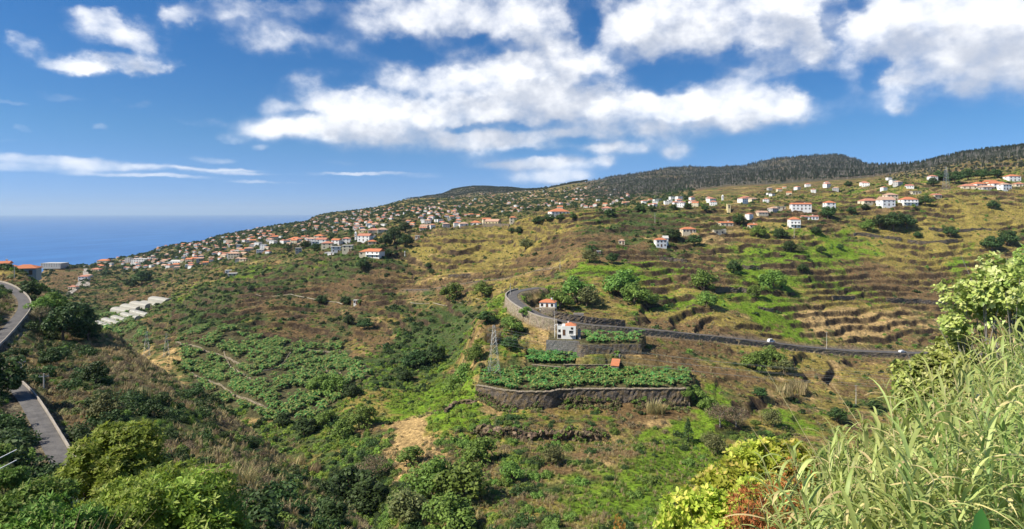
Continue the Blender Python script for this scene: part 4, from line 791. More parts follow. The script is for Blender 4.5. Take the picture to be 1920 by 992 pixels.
TREES = [ # kind, px, py of the foot, height in rows, label
 (T_ROUND,912,606,30,'lone dark tree on the crest of the spur left of the road bend'),
 (T_ROUND,655,608,24,'dark round tree beside the path below the hamlet, left of a pair'),(T_ROUND,684,618,28,'dark round tree beside the path below the hamlet, right of a pair'),
 (T_ROUND,603,570,22,'dark upright tree left of the white hut in the scrub'),(T_ROUND,648,572,22,'dark upright tree just below the white hut in the scrub'),
 (T_MID,848,560,36,'bright bushy tree on the brown slope left of the road bend'),(T_MID,904,556,32,'bright bushy tree nearest the left side of the road bend'),
 (T_ROUND,973,440,20,'dark tree alone on the olive field under the far houses'),(T_ROUND,960,436,12,'small dark tree beside a larger one on the olive field'),
 (T_ROUND,1142,404,16,'small dark tree at the top edge of the olive field'),(T_OLIVE,985,468,26,'wide bush tree on the terraces below the olive field'),
 (T_MID,1080,568,58,'large leafy tree above the small orange roofed cottage'),(T_OLIVE,1100,575,48,'drooping tree right of the small orange roofed cottage'),
 (T_MID,1165,556,60,'largest green tree on the slope right of the cottage'),(T_MID,1190,570,46,'green tree at the foot of the largest one on the slope'),
 (T_ROUND,1147,494,26,'dark tree below the ruined stone hut'),(T_OLIVE,1105,492,30,'loose tree left of the dark tree below the ruined hut'),
 (T_ROUND,1376,512,32,'dense dark tree on the bright green terrace'),(T_MID,1320,545,46,'tall green tree left on the bright green terrace'),(T_MID,1325,575,34,'green tree low on the bright green terrace'),
 (T_ROUND,1505,510,20,'round dark bush tree alone on the green terrace at right'),(T_ROUND,1540,475,18,'dark bush tree, right of three on the upper green terrace'),(T_ROUND,1482,470,24,'dark bush tree, left of three on the upper green terrace'),
 (T_OLIVE,1500,474,18,'grey green bush tree, middle of three on the upper green terrace'),(T_ROUND,1575,468,14,'small bush tree right of the upper green terrace'),(T_MID,1450,540,40,'green tree on the edge of the steep green strip'),
 (T_ROUND,1530,440,20,'dark tree just right of the tall white house'),(T_ROUND,1464,448,26,'dark tree left of the tall white house'),(T_ROUND,1552,410,30,'tall dark tree between the houses right of the tall white house'),
 (T_ROUND,1596,400,16,'dark tree in front of the small pale house'),(T_ROUND,1622,394,16,'dark tree left of the red roofed farmhouses'),(T_ROUND,1735,386,26,'round dark tree right of the white house with the orange roof'),
 (T_MID,1420,445,26,'green tree right of the low orange roof'),(T_ROUND,1386,420,24,'dark trees behind the low orange roof'),(T_OLIVE,1344,436,20,'green tree inside the roofless white house'),(T_ROUND,1302,460,26,'dark tree in front of the orange roofed farmhouse'),
 (T_ROUND,1260,452,30,'dark tree right of the white two storey house with gabled wing'),(T_MID,1415,556,26,'green tree low beside the steep green strip'),
 (T_ROUND,1650,428,34,'dark grove tree, left one below the farmhouses'),(T_ROUND,1675,430,42,'dark grove tree, middle one below the farmhouses'),(T_ROUND,1700,428,34,'dark grove tree, right one below the farmhouses'),(T_MID,1626,432,24,'lower green tree left of the dark grove'),
 (T_ROUND,1782,444,26,'dark tree at the head of the green gully at far right'),(T_ROUND,1862,392,22,'slanting dark tree near the right hand ridge houses'),(T_ROUND,1720,446,16,'small dark tree on the terraces left of the green gully'),
 (T_MID,1448,690,48,'large spreading tree just below the road at right'),(T_MID,1418,692,40,'bushy tree left of the large tree below the road'),(T_OLIVE,1470,700,34,'pale tree right of the large tree below the road'),
 (T_ROUND,1425,745,24,'small dark tree below the overhead cables'),(T_BARE,1350,800,52,'large grey twiggy tree below the road at right'),(T_BARE,1380,800,44,'second grey twiggy tree standing right of the larger one'),
 (T_CON,1290,830,48,'dark pointed conifer above the bright meadow'),(T_OLIVE,1345,850,42,'olive tree right of the dark conifer'),(T_OLIVE,1330,835,30,'small olive tree close behind the conifer'),
 (T_OLIVE,1450,800,40,'olive tree beside the yellow grass patch'),(T_ROUND,1570,790,34,'dark bushy tree half hidden by the reeds, left one'),(T_ROUND,1640,770,30,'dark bushy tree half hidden by the reeds, right one'),
 (T_MID,1305,752,34,'green bushy tree hiding the right end of the curved terrace wall'),(T_MID,1328,770,30,'green bushy tree a little below the right end of the curved wall'),(T_MID,1288,745,22,'low green bush on top of the right end of the curved wall'),(T_MID,1050,580,44,'dark leafy tree directly right of the cottage'),(T_MID,1212,572,34,'low green tree at the right end of the tree group above the road'),(T_OLIVE,1035,870,42,'round grey green tree in the meadow under the spur'),(T_MID,960,905,44,'round green tree left of the bright meadow'),(T_MID,870,940,88,'tall leafy tree in the ravine below the bare scree'),
 (T_MID,810,930,84,'leafy tree right below the bare scree'),(T_MID,900,870,60,'leafy tree on the slope right of the scree'),(T_OLIVE,760,980,80,'pale leafy tree at the bottom of the ravine'),(T_MID,840,1000,80,'leafy tree at the lower edge, middle of the ravine'),
 (T_ROUND,660,950,96,'tallest dark tree in the shaded ravine'),(T_ROUND,690,960,80,'dark tree beside the tallest one in the shaded ravine'),(T_ROUND,620,985,60,'dark tree low in the shaded ravine'),
 (T_BARE,700,905,60,'grey twiggy tree beside the shaded ravine'),(T_MID,770,870,40,'green tree at the foot of the scree'),(T_MID,680,800,46,'green tree left of the bare scree'),(T_MID,640,825,44,'green tree in the row left of the bare scree'),(T_MID,610,800,36,'green tree above the valley bushes'),
 (T_ROUND,570,815,40,'dark tree in the valley bushes'),(T_ROUND,530,800,34,'dark tree right of the plantation edge'),(T_MID,600,735,40,'bright green tree, left of the cluster in the plantation'),(T_MID,630,740,46,'bright green tree in the middle of the plantation cluster'),(T_ROUND,660,745,34,'dark green tree, right of the cluster in the plantation'),
 (T_ROUND,780,690,44,'dark tree on the shaded side of the gully, left'),(T_ROUND,815,680,44,'dark tree on the shaded side of the gully, right'),(T_ROUND,760,715,30,'dark tree at the foot of the shaded gully'),(T_MID,870,720,44,'green tree on the flank of the spur'),(T_MID,850,740,40,'green tree low on the flank of the spur'),
 (T_MID,890,680,40,'green tree just left of the lattice pylon'),(T_MID,960,625,36,'green tree left of the high road wall'),(T_MID,985,590,18,'green bush tree under the road bend'),(T_ROUND,955,655,30,'dark bush right of the pylon top'),
 (T_ROUND,722,462,30,'dark tree, left of the grove behind the hamlet'),(T_ROUND,740,455,36,'dark tree, middle of the grove behind the hamlet'),(T_ROUND,760,462,30,'dark tree, right of the grove behind the hamlet'),(T_ROUND,728,480,18,'dark tree below the grove behind the hamlet'),
 (T_ROUND,760,436,26,'tall dark tree behind the grove'),(T_CON,657,448,26,'dark conifer beside the white chimney tower'),(T_ROUND,572,466,20,'dark trees in front of the hamlet, left'),(T_ROUND,590,470,18,'dark tree in front of the hamlet, middle'),(T_ROUND,540,470,16,'dark tree left of the hamlet'),
 (T_ROUND,680,505,26,'dark tree under the white two storey house of the hamlet'),(T_ROUND,803,503,14,'dark bush tree on the golden bank'),(T_ROUND,810,515,14,'second dark bush tree on the golden bank'),
 (T_ROUND,266,534,34,'big dark tree below the pale apartment block'),(T_ROUND,245,540,24,'dark tree left of the big one below the apartment block'),(T_ROUND,335,470,10,'dark tree near the coast ridge'),(T_ROUND,1290,392,14,'dark tree before the white village row, middle'),(T_ROUND,1262,394,14,'dark tree before the white village row, left'),(T_ROUND,1322,396,14,'dark tree before the white village row, right'),
 (T_ROUND,1200,398,18,'dark tree left of the white village row'),(T_ROUND,1222,396,16,'dark round tree near the white village row'),(T_ROUND,1075,412,16,'dark trees at the end of the long red roof'),(T_ROUND,1010,420,20,'dark hedge tree on the olive field, left'),(T_ROUND,1030,416,20,'dark hedge tree on the olive field, middle'),(T_ROUND,1050,414,16,'dark hedge tree on the olive field, right'),
 (T_ROUND,1840,336,24,'dark wide tree at the top of the right hand slope'),(T_ROUND,1865,334,22,'dark wide tree near the green hilltop field'),(T_ROUND,1815,338,28,'dark tree left of the hilltop trees'),(T_ROUND,1790,344,30,'dark tree by the far lattice pylon'),(T_ROUND,1760,340,26,'dark tree left of the far lattice pylon'),(T_ROUND,1750,350,22,'dark tree at the edge of the ridge wood'),
 (T_ROUND,1590,350,14,'dark tree behind the uphill houses'),(T_ROUND,1890,462,40,'dark bush tree at the right edge above the fig tree'),(T_ROUND,1860,470,36,'dark bush tree left above the fig tree')]
HT = {id(T_ROUND): 4.0, id(T_MID): 4.0, id(T_OLIVE): 4.0, id(T_BARE): 3.8, id(T_CON): 5.6}
for k, px, py, h, lab in TREES:
    p = at(px, py, 60)
    if p is None: print('no ground for', lab); continue
    sc = h*p.y/F/HT[id(k)]*1.0; wd = random.uniform(1.0, 1.35) if k is not T_CON else 1
    k.put((p.x, p.y, p.z + CAMZ - .3*sc), random.uniform(0, 6.28), (sc*wd, sc*wd, sc), lab)
# near spur: trees whose crowns stand clear
SP = [(T_ROUND,140,628,72,'big dark tree on the crest of the near spur'),(T_ROUND,118,640,76,'dark tree left of the big one on the spur crest'),(T_ROUND,165,640,50,'dark tree at the right end of the spur crest'),(T_ROUND,95,690,44,'dark shrubby tree beside the upper road'),
 (T_ROUND,-2,748,95,'very dark tree leaning over the lower road at the left edge'),(T_MID,75,600,46,'green tree just right of the upper road bend'),(T_MID,100,590,44,'second green tree right of the upper road bend'),(T_OLIVE,200,790,62,'pale rounded tree in the middle of the near spur'),
 (T_ROUND,215,810,50,'dark tree under the pale one on the near spur'),(T_ROUND,60,560,36,'green bushy tree in front of the orange roofed farm'),(T_BARE,75,610,40,'dry golden bush beside the upper road'),(T_ROUND,180,720,50,'dark tree above the reed patch'),(T_ROUND,350,880,36,'dark bush low on the near spur'),(T_MID,250,830,36,'green bush low on the near spur')]
for k, px, py, h, lab in SP:
    p = at(px, py, 60); k.put((p.x, p.y, p.z + CAMZ - .2), random.uniform(0, 6.28), h*p.y/F/HT[id(k)]*1.05, lab)
# pale reed clumps on the slopes
CL = plant('reed_clump', 'reeds', [('b', blades_mesh('pale_reed_clump', M_STRAW, 71, 260, 2.6, 1.3, .10, .55, 4))])
for px, py, h, lab in [(390,905,46,'pale feathery reed clump on the near spur, left of the red soil'),(452,925,50,'tan reed clump on the near spur, right of the red soil'),(235,742,34,'brown reed patch on a ledge, left half'),(262,748,34,'brown reed patch on a ledge, right half'),(590,885,26,'pale reed bed in the valley, left'),(560,872,26,'pale reed bed in the valley, middle'),(640,985,30,'pale reed clump at the bottom of the ravine'),
   (1230,775,32,'grey green clump hanging over the terrace wall'),(1470,740,30,'pale reed bed below the cables, left'),(1500,735,30,'pale reed bed below the cables, right'),(1440,755,22,'pale reed bed above the yellow grass'),(925,640,30,'pale reed clump on the spur flank')]:
    p = at(px, py, 60); s_ = h*p.y/F/2.4*.8; CL.put((p.x, p.y, p.z+CAMZ-.2), random.uniform(0, 6), (s_*1.25, s_*1.25, s_), lab)
# ridge woods: bare burnt trunks and dark conifers
FT_B = plant('burnt_tree', 'tree', [('b', bare_tree_mesh('burnt_tree', M_GREY, 81, 13))]); FT_B2 = plant('burnt_tree', 'tree', [('b', bare_tree_mesh('burnt_tree', M_GREY, 82, 15))])
FT_C = plant('ridge_conifer', 'conifer', [('c', conifer_mesh('ridge_conifer', M_FIR, 83, 13, 2.6, 260, 1.5, .25))]); FT_E = plant('ridge_tree', 'tree', [('c', crown_mesh('ridge_tree', M_FIR, 84, 260, 3.2, 5.0, 9, 1.5, .8, 5, .2))])
IND = [(1145,330),(1180,326),(1210,322),(1240,319),(1265,316),(1000,357),(1020,354),(1760,310),(1772,309),(1800,305),(1826,302),(1845,300),(1862,297),(1880,294),(1900,290),(1912,288),(1700,316),(1730,314)]
for q, (px, py) in enumerate(IND):
    p = at(px, py + 6, 500)
    if p is None: p = at(px, py+14, 500)
    if p is None: continue
    k = FT_C if q % 2 else FT_E; hh = (9 if px < 1300 else 16)*p.y/F
    k.put((p.x, p.y, p.z+CAMZ-.5), q*1.0, hh/13, 'dark tree standing up from the wooded ridge ' + ['first','second','third','fourth','fifth','sixth','seventh','eighth','ninth','tenth','eleventh'][q if q < 7 else q-7] + (' from the left before the mountain' if px < 1300 else ' in the row right of the mountain'), 'dark trees on the ridge line')
def wood(n, dens, seed, k, a, b, label):
    P = scatter(n, dens, seed); stuff('ridge_forest', k, P, rnd(seed).uniform(a, b, len(P)), rnd(seed+1).uniform(0, 6.28, len(P)), label)
rf1 = sst(Dn, 1300, 1700)*sst(UU, 1080, 1180)*(PROF < 372 - 0.02*(UU-1100)); rf2 = sst(Dn, 760, 840)*sst(UU, 1640, 1760)*(PROF < 338); rf3 = sst(Dn, 2500, 2800)*(UU > 740)*(UU < 1100)*(PROF < 374)
for k in (FT_B, FT_B2):
    k.put(tuple(np.array(w3(1892, 306, 940)) + np.array([0, 0, CAMZ])) if k is FT_B else tuple(np.array(w3(1850, 312, 930)) + np.array([0, 0, CAMZ])), 0.5, 1.0, 'bare bleached trunk standing among dead trees on the right ridge', 'bare bleached trunks on the right ridge')
wood(16000, rf1, 91, FT_B, .7, 1.25, 'bare grey trunks covering the mountain side'); wood(17000, rf1, 93, FT_E, .5, 1.05, 'dark trees covering the mountain side'); wood(4000, rf1, 95, FT_C, .8, 1.6, 'conifers covering the mountain side')
wood(2600, rf2, 96, FT_B2, .45, .85, 'bare trunks of the right hand ridge wood'); wood(3500, rf2, 98, FT_E, .4, .9, 'dark trees of the right hand ridge wood'); wood(5000, rf3, 99, FT_E, .6, 1.1, 'dark wood on the far headland hill')
# ------------------------------------------------------------------ walls of stone along lines
def m_plaster(col, dirt=0.35):
    def f(t):
        p = geo_pos(t); n = t.noise(p, 0.5, 5, 0.65); n2 = t.noise(t.vm('MULTIPLY', p, (1, 1, .25)), 1.6, 5, 0.7)
        c = t.mix(t.m('MULTIPLY', t.ss(n2, 0.5, 0.75), dirt), col, tuple(x*0.55 for x in col)); c = t.mix(t.ss(n, 0.4, 0.7, 0, 0.25), c, tuple(x*0.8 for x in col))
        return pbsdf(t, c, 0.85, bump(t, t.noise(p, 12, 3), 0.3, 0.02), 0.2)
    return f
def m_tiles(col, col2):
    def f(t):
        p = t.n('ShaderNodeTexCoord').outputs['Object']; n = t.noise(p, 1.2, 5, 0.7); s = t.n('ShaderNodeSeparateXYZ', i_0=p)
        w = t.m('SINE', t.m('MULTIPLY', t.m('ADD', s.outputs[0], s.outputs[1]), 22.0)); c = t.mix(t.ss(n, 0.3, 0.7), col, col2); c = t.mix(t.ss(t.noise(p, 5, 3), 0.5, 0.75, 0, 0.45), c, tuple(x*0.55 for x in col2))
        return pbsdf(t, c, 0.8, bump(t, w, 0.7, 0.05), 0.2)
    return f
M_WHITE = mat('white_plaster', m_plaster((0.80, 0.79, 0.75), .2)); M_CREAM = mat('cream_plaster', m_plaster((0.66, 0.58, 0.42))); M_GREYP = mat('grey_render', m_plaster((0.42, 0.41, 0.39)))
M_YELP = mat('pale_yellow_plaster', m_plaster((0.72, 0.60, 0.34))); M_TILE = mat('orange_clay_tiles', m_tiles((0.60, 0.21, 0.09), (0.50, 0.19, 0.10))); M_TILE2 = mat('weathered_red_tiles', m_tiles((0.44, 0.17, 0.11), (0.55, 0.26, 0.17)))
M_TILE3 = mat('pale_clay_tiles', m_tiles((0.55, 0.30, 0.19), (0.50, 0.36, 0.27))); M_FLAT = mat('flat_roof_concrete', m_plaster((0.52, 0.50, 0.46)))
M_GLASS = mat('dark_window_glass', lambda t: pbsdf(t, (0.02, 0.025, 0.03), 0.15, None, 0.5)); M_FRAME = mat('brown_window_frame', lambda t: pbsdf(t, (0.20, 0.13, 0.09), 0.6)); M_WFRAME = mat('white_frame_paint', lambda t: pbsdf(t, (0.75, 0.75, 0.73), 0.5))
M_DOOR = mat('brown_door_wood', lambda t: pbsdf(t, (0.14, 0.07, 0.04), 0.6)); M_STEEL = mat('galvanised_steel', lambda t: pbsdf(t, (0.40, 0.42, 0.43), 0.5, None, 0.5, 0.5)); M_POLE = mat('pale_pole_concrete', m_plaster((0.50, 0.47, 0.42)))
def stone_wall(name, line, top, bot, thick, m, label, group=None, coping=None, rough=0.25, seed=1, toplift=0.15):
    """a wall that stands under the line (its top edge), with an uneven face; top/bot are heights against the eye, lists or functions"""
    g = rnd(seed); L = smooth_line(line, 0.9) if len(line) < 60 else line; n = len(L); rows = 7; V = []; W_ = []
    for i, p in enumerate(L):
        a = L[max(i-1,0)]; b = L[min(i+1,n-1)]; d = Vector((b.x-a.x, b.y-a.y, 0)).normalized(); s = Vector((d.y, -d.x, 0)); zt = top(p) + toplift + g.uniform(-.5, .5)*rough*.6; zb = min(bot(p), zt - .5)
        W_.append((s, zt))
        for r in range(rows):
            t = r/(rows-1); z = zb + (zt-zb)*t; o = thick*.5 + (1-t)*(zt-zb)*.08 + g.uniform(-.5,.5)*rough; V.append((p.x + s.x*o, p.y + s.y*o, z + CAMZ))
        V.append((p.x - s.x*thick*.5, p.y - s.y*thick*.5, zt + CAMZ)); V.append((p.x - s.x*thick*.5, p.y - s.y*thick*.5, zb + CAMZ))
    k = rows + 2; Fs = [(i*k+j, i*k+j+1, (i+1)*k+j+1, (i+1)*k+j) for i in range(n-1) for j in range(k-1)]
    mb = MB(); mb.add(V, Fs); mb.add([V[j] for j in range(k)], [tuple(range(k))]); mb.add([V[(n-1)*k+j] for j in range(k)], [tuple(range(k))[::-1]])
    if coping is None: o = mb.build(name, m); return tag(o, label, 'wall', group)
    r = empty(name, (0, 0, 0)); tag(r, label, 'wall', group); mb.build('stonework', m, r); cm, cw, ch = coping; C = MB(); CV = []
    for i, p in enumerate(L):
        s, zt = W_[i]; z0, z1 = zt + CAMZ, zt + ch + CAMZ
        for o, z in ((cw, z0), (cw, z1), (-cw, z1), (-cw, z0)): CV.append((p.x + s.x*o, p.y + s.y*o, z))
    C.add(CV, [(i*4+j, i*4+(j+1)%4, (i+1)*4+(j+1)%4, (i+1)*4+j) for i in range(n-1) for j in range(4)]); C.build('coping', cm, r); return r
def seg_of(line, px0, px1):
    out = [p for p in line if px0 <= CX + F*p.x/p.y <= px1]; return out
def zpt(p): return p.z
def ground_front(off):
    """ground height a little in front of (nearer than) the line"""
    return lambda p: float(hgt(p.x*(p.y-off)/p.y, p.y-off)[0]) - .6
lineP1 = [Vector((p.x, p.y, -68.4)) for p in P1[:10]]
stone_wall('terrace_wall', lineP1, zpt, ground_front(3.2), .9, M_STONE_D, 'long curved dark stone wall holding up the lower banana terrace', None, (M_STONE_T, .7, .25), .5, 3)
gw = rnd(66); A = []
for _ in range(900):
    k = gw.random(); p = lineP1[int(k*(len(lineP1)-1))].lerp(lineP1[min(int(k*(len(lineP1)-1))+1, len(lineP1)-1)], gw.random()); off = gw.uniform(.6, 3.4); y_ = p.y - off; x_ = p.x*y_/p.y
    if perlin(x_/9, .5, 4) > -.25: A.append((x_, y_, float(hgt(x_, y_)[0]) + CAMZ + gw.uniform(-.2, 1.8)*(off < 1.6)))
A = np.array(A); 
L_ = [at(a, b, 190) for a, b in [(885 + 6*k, 812 + 5*math.sin(k)) for k in range(42)]]; A = np.vstack([A, [(p.x, p.y - gw.uniform(-1.5, 3.5), p.z + CAMZ + gw.uniform(-1, 1.6)) for p in L_ for _ in range(4)]])
for q, (kk, nm_) in enumerate(((3, 'dry scrub'), (2, 'olive creepers'), (1, 'green weeds'), (3, 'dry scrub'))): stuff('wall_weeds', FARB[kk].root, A[q::4], gw.uniform(.5, 1.25, len(A[q::4])), gw.uniform(0, 6, len(A[q::4])), nm_ + ' growing over the curved terrace wall and the rock ledge')
for (pts, z, h, lab) in [([(1056,698,261.2),(1100,698,261.2),(1146,698,261.5)], -65.7, 2.4, 'low straight wall with a pale top left of the small orange roofed shed'),
                         ([(998,692,262.2),(1020,698,260),(1052,704,257.5)], -65.8, 2.2, 'low slanting wall with a pale top in the middle of the banana plants')]:
    L = [Vector((*w3(*a)[:2], z)) for a in pts]; stone_wall('terrace_wall', L, zpt, lambda p, h=h: p.z - h, .6, M_STONE_D, lab, None, (M_STONE_T, .45, .2), .25, 5)
L = [Vector((*w3(*a)[:2], -57.8)) for a in [(1024,636,273.8),(1055,639,272.9),(1085,642,272)]]; stone_wall('retaining_wall', L, zpt, lambda p: -64.6, .7, M_STONE_G, 'light grey stone retaining wall under the white house with the orange roof', None, None, .18, 7)
L = [Vector((*w3(*a)[:2], -57.8)) for a in [(1085,642,272),(1091,652,264.6),(1145,652,264.8),(1202,652,265.2)]]; stone_wall('retaining_wall', L, zpt, lambda p: float(hgt(p.x*(p.y-3)/p.y, p.y-3)[0]) - 1, .7, M_STONE_D, 'dark stone wall in front of the garden plot right of the white house', None, None, .3, 8)
def side_line(line, off, px0, px1):
    out = []; n = len(line)
    for i, p in enumerate(line):
        a = line[max(i-1,0)]; b = line[min(i+1,n-1)]; d = Vector((b.x-a.x, b.y-a.y, 0)).normalized(); s = Vector((d.y, -d.x, 0)); u = CX + F*p.x/p.y
        off_ = off(p) if callable(off) else off
        if px0 <= u <= px1: out.append(Vector((p.x+s.x*off_, p.y+s.y*off_, p.z)))
    return out
RC = side_line(ROAD_C, 3.35, 900, 2000); cut = next(i for i, p in enumerate(RC) if CX+F*p.x/p.y > 1048 and i > 20)
stone_wall('retaining_wall', RC[6:cut], zpt, ground_front(1.8), .7, M_STONE_T, 'high tan stone wall under the curve of the road', None, (M_CONC, .3, .35), .22, 9, .5)
cut2 = next((i for i, p in enumerate(RC) if CX+F*p.x/p.y > 1385), len(RC)-2)
stone_wall('retaining_wall', RC[cut:cut2], zpt, ground_front(1.8), .6, M_STONE_B, 'long grey brown wall under the road right of the white house', None, None, .2, 10, .35)
stone_wall('retaining_wall', RC[cut2:], zpt, ground_front(1.6), .5, M_STONE_B, 'low brown wall under the far right stretch of the road', None, None, .25, 11, .1)
RL = side_line(ROAD_L, lambda p: 1.4*ROADW(p) + .12, -200, 400)
stone_wall('parapet_wall', RL[4:70], lambda p: p.z + .38, lambda p: p.z - 1.2, .16, M_CONC, 'low concrete parapet along the outer edge of the lower left road', None, None, .05, 12, 0)
stone_wall('parapet_wall', RL[70:], lambda p: p.z + .5, lambda p: p.z - 1.2, .2, M_CONC, 'pale parapet round the upper bend of the left road', None, None, .05, 13, 0)
# uphill wall behind the road, small concrete block in it
L = side_line(ROAD_C, -4.2, 1000, 1180); L = [p for p in L if CX+F*p.x/p.y > 1035]
stone_wall('roadside_wall', [Vector((p.x, p.y, p.z)) for p in L], lambda p: p.z + 3.2, lambda p: p.z - .6, .8, M_STONE_D, 'dark stone wall on the uphill side of the road behind the white house', None, None, .5, 14, 0)
p = w3(1085, 606, 297); mb = MB(); mb.box(-2.4, 2.4, -.5, .5, 0, 5.0); mb.box(-2.5, 2.5, -.56, .56, 5.003, 5.2)
o = mb.build('concrete_buttress', M_CONC); o.location = (p.x, p.y, p.z + CAMZ - .3); tag(o, 'plain concrete block set in the roadside wall behind the white house', 'wall')
# dry stone risers traced along the field terraces
def riser(px0, px1, py):
    d = hit(px0, py, 200); pts = []; i0 = int(np.searchsorted(U, px0)); i1 = int(np.searchsorted(U, px1))
    if d is None: return []
    for i in range(i0, i1, 2):
        j = int(np.searchsorted(DD, d)); w = slice(max(j-5, 1), j+6); sl_ = np.gradient(Z[i])[w] / np.gradient(DD)[w]; k = int(np.argmax(sl_)); jj = w.start + k
        if sl_[k] < .35 or abs(DD[w.start+k]-d) > 3.2: return pts
        d = d*.5 + DD[jj]*.5; top = Z[i, min(jj+1, len(DD)-1)]; x = (U[i]-CX)/F*(d-.5); pts.append(Vector((x, d-.5, top)))
    return pts
q = 0
WPOS = [(1300,1372,462,'dark wall right of the two storey house with the gabled wing'),(1236,1290,482,'dark wall below the two storey house with the gabled wing'),(1090,1390,592,'long dark field wall above the road'),(1225,1310,546,'brown field wall between the green terraces, left'),
  (1340,1420,548,'brown field wall between the green terraces, right'),(1010,1100,492,'dark wall above the small upper road'),(820,900,480,'dark wall on the golden terraces, upper'),(840,960,515,'dark wall on the golden terraces, lower'),(1480,1580,520,'dark wall under the bush trees on the green terrace'),
  (1600,1700,470,'dark wall among the olive terraces at right'),(1640,1760,520,'dark wall on the brown terraces at right, upper'),(1660,1780,560,'dark wall on the brown terraces at right, lower'),(1500,1600,600,'dark wall above the dry yellow field'),(1560,1680,630,'dark wall just above the far right road'),
  (1740,1860,430,'dark wall high on the right slope'),(1700,1800,455,'dark wall below the high one on the right slope'),(1420,1500,575,'dark wall beside the steep green strip'),(1120,1210,520,'dark wall above the largest green tree'),(1050,1130,545,'dark wall above the cottage'),(880,960,540,'dark wall left of the road bend'),
  (1230,1330,520,'dark wall along the upper green terrace'),(1390,1470,500,'dark wall near the round bush tree'),(1560,1640,560,'dark wall at the middle of the right slope'),(1760,1840,500,'dark wall left of the green gully'),(1600,1690,440,'dark wall under the dark grove')]
for px0, px1, py, lab in WPOS:
    pts = riser(px0, px1, py); q += 1
    if len(pts) < 6: continue
    stone_wall('field_wall', pts, zpt, lambda p: p.z - 3.1, .6, M_STONE_D, 'dry stone ' + lab, 'dry stone field walls', None, .5, 20+q, .1)

# ------------------------------------------------------------------ houses
def wall_mesh(w, d, h, m): mb = MB(); mb.box(-w/2, w/2, -d/2, d/2, -3.0, h); return mb.mesh('wall', m)
def roof_mesh(kind, w, d, h, m, pitch=.45, o=.35):
    mb = MB(); w2, d2 = w/2+o, d/2+o; t = .16; z = h + .002
    if kind == 'flat':
        mb.box(-w2, w2, -d2, d2, z, z+.22); return mb.mesh('roof', m)
    rh = min(w2, d2)*pitch; long_x = w >= d; a = (max(w2, d2)-min(w2, d2)) if kind == 'hip' else max(w2, d2)
    r0, r1 = ((-a, 0), (a, 0)) if long_x else ((0, -a), (0, a))
    vs = [(-w2,-d2,z),(w2,-d2,z),(w2,d2,z),(-w2,d2,z),(-w2,-d2,z+t),(w2,-d2,z+t),(w2,d2,z+t),(-w2,d2,z+t),(r0[0],r0[1],z+t+rh),(r1[0],r1[1],z+t+rh)]
    fs = [(0,3,2,1),(0,1,5,4),(1,2,6,5),(2,3,7,6),(3,0,4,7)]
    fs += [(4,5,9,8),(5,6,9),(6,7,8,9),(7,4,8)] if long_x else [(4,5,8),(5,6,9,8),(6,7,9),(7,4,8,9)]
    mb.add(vs, fs); return mb.mesh('roof', m)
def add_window(root, x, y, z, ww, wh, face, framem=None, name='window'):
    """face: 'f' front (-y), 'l' left (-x), 'r' right (+x)"""
    def bx(mb, a0, a1, z0, z1, d0, d1, mi=0):
        if face == 'f': mb.box(x+a0, x+a1, y-d1, y-d0, z+z0, z+z1, mi)
        elif face == 'l': mb.box(x-d1, x-d0, y+a0, y+a1, z+z0, z+z1, mi)
        else: mb.box(x+d0, x+d1, y+a0, y+a1, z+z0, z+z1, mi)
    f = MB(); b = .09
    bx(f, -ww/2-b, -ww/2, -b, wh+b, 0, .07); bx(f, ww/2, ww/2+b, -b, wh+b, 0, .07); bx(f, -ww/2, ww/2, wh, wh+b, 0, .07); bx(f, -ww/2, ww/2, -b, 0, 0, .10)
    fr = f.build(name, framem or M_FRAME, root)
    if name == 'window':
        g = MB(); bx(g, -ww/2, ww/2, 0, wh, .005, .03); g.build('pane', M_GLASS, fr)
    else:
        g = MB(); bx(g, -ww/2, ww/2, 0, wh, .005, .05); g.build('leaf', M_DOOR, fr)
    return fr
YARD = []
def house(px, py, wpx, label, st=1, roof='hip', rm=None, wm=None, ratio=.8, rz=0.0, wins=3, pitch=.45, name='house', cat='house', dmin=60, D=None, balcony=False, chimney=True, h=None, z=None):
    p = at(px, py, dmin) if D is None else w3(px, py, D)
    w = wpx*p.y/F*.92; d = w*ratio; hh = h or (2.75*st + .1); YARD.append((p.x, p.y + d*.3, w)); rm = rm or M_TILE; wm = wm or M_WHITE
    r = empty(name, (p.x, p.y + d*.3, (z if z is not None else p.z) + CAMZ), rz); tag(r, label, cat)
    link('wall', wall_mesh(w, d, hh, wm), r); ro = link('roof', roof_mesh(roof, w, d, hh, rm, pitch), r)
    if chimney and roof != 'flat':
        c = MB(); c.box(-.35, .35, -.3, .3, 0, 1.5); c.box(-.42, .42, -.37, .37, 1.5, 1.65); co = c.build('chimney', M_WHITE, ro); co.location = (w*.22, d*.12, hh + .3)
    for s in range(st):
        for k in range(wins):
            x = -w/2 + w*(k+.5)/wins; nm = 'door' if (s == 0 and k == wins//2 and wins > 1) else 'window'
            add_window(r, x, -d/2, .9 + 2.9*s if nm == 'window' else .12, 1.0, 1.2 if nm == 'window' else 2.1, 'f', name=nm)
        add_window(r, -w/2, 0, .9 + 2.9*s, 1.0, 1.2, 'l')
    if balcony:
        b = MB(); b.box(-w/2, w/2, -d/2-1.3, -d/2-.003, 2.75, 2.93); b.build('balcony', M_WHITE, r); rl = MB()
        for k in range(9): x = -w/2 + .05 + (w-.1)*k/8; rl.box(x-.03, x+.03, -d/2-1.28, -d/2-1.22, 2.93, 3.8)
        rl.box(-w/2, w/2, -d/2-1.29, -d/2-1.21, 3.8, 3.88); rl.build('railing', M_WFRAME, r)
    return r
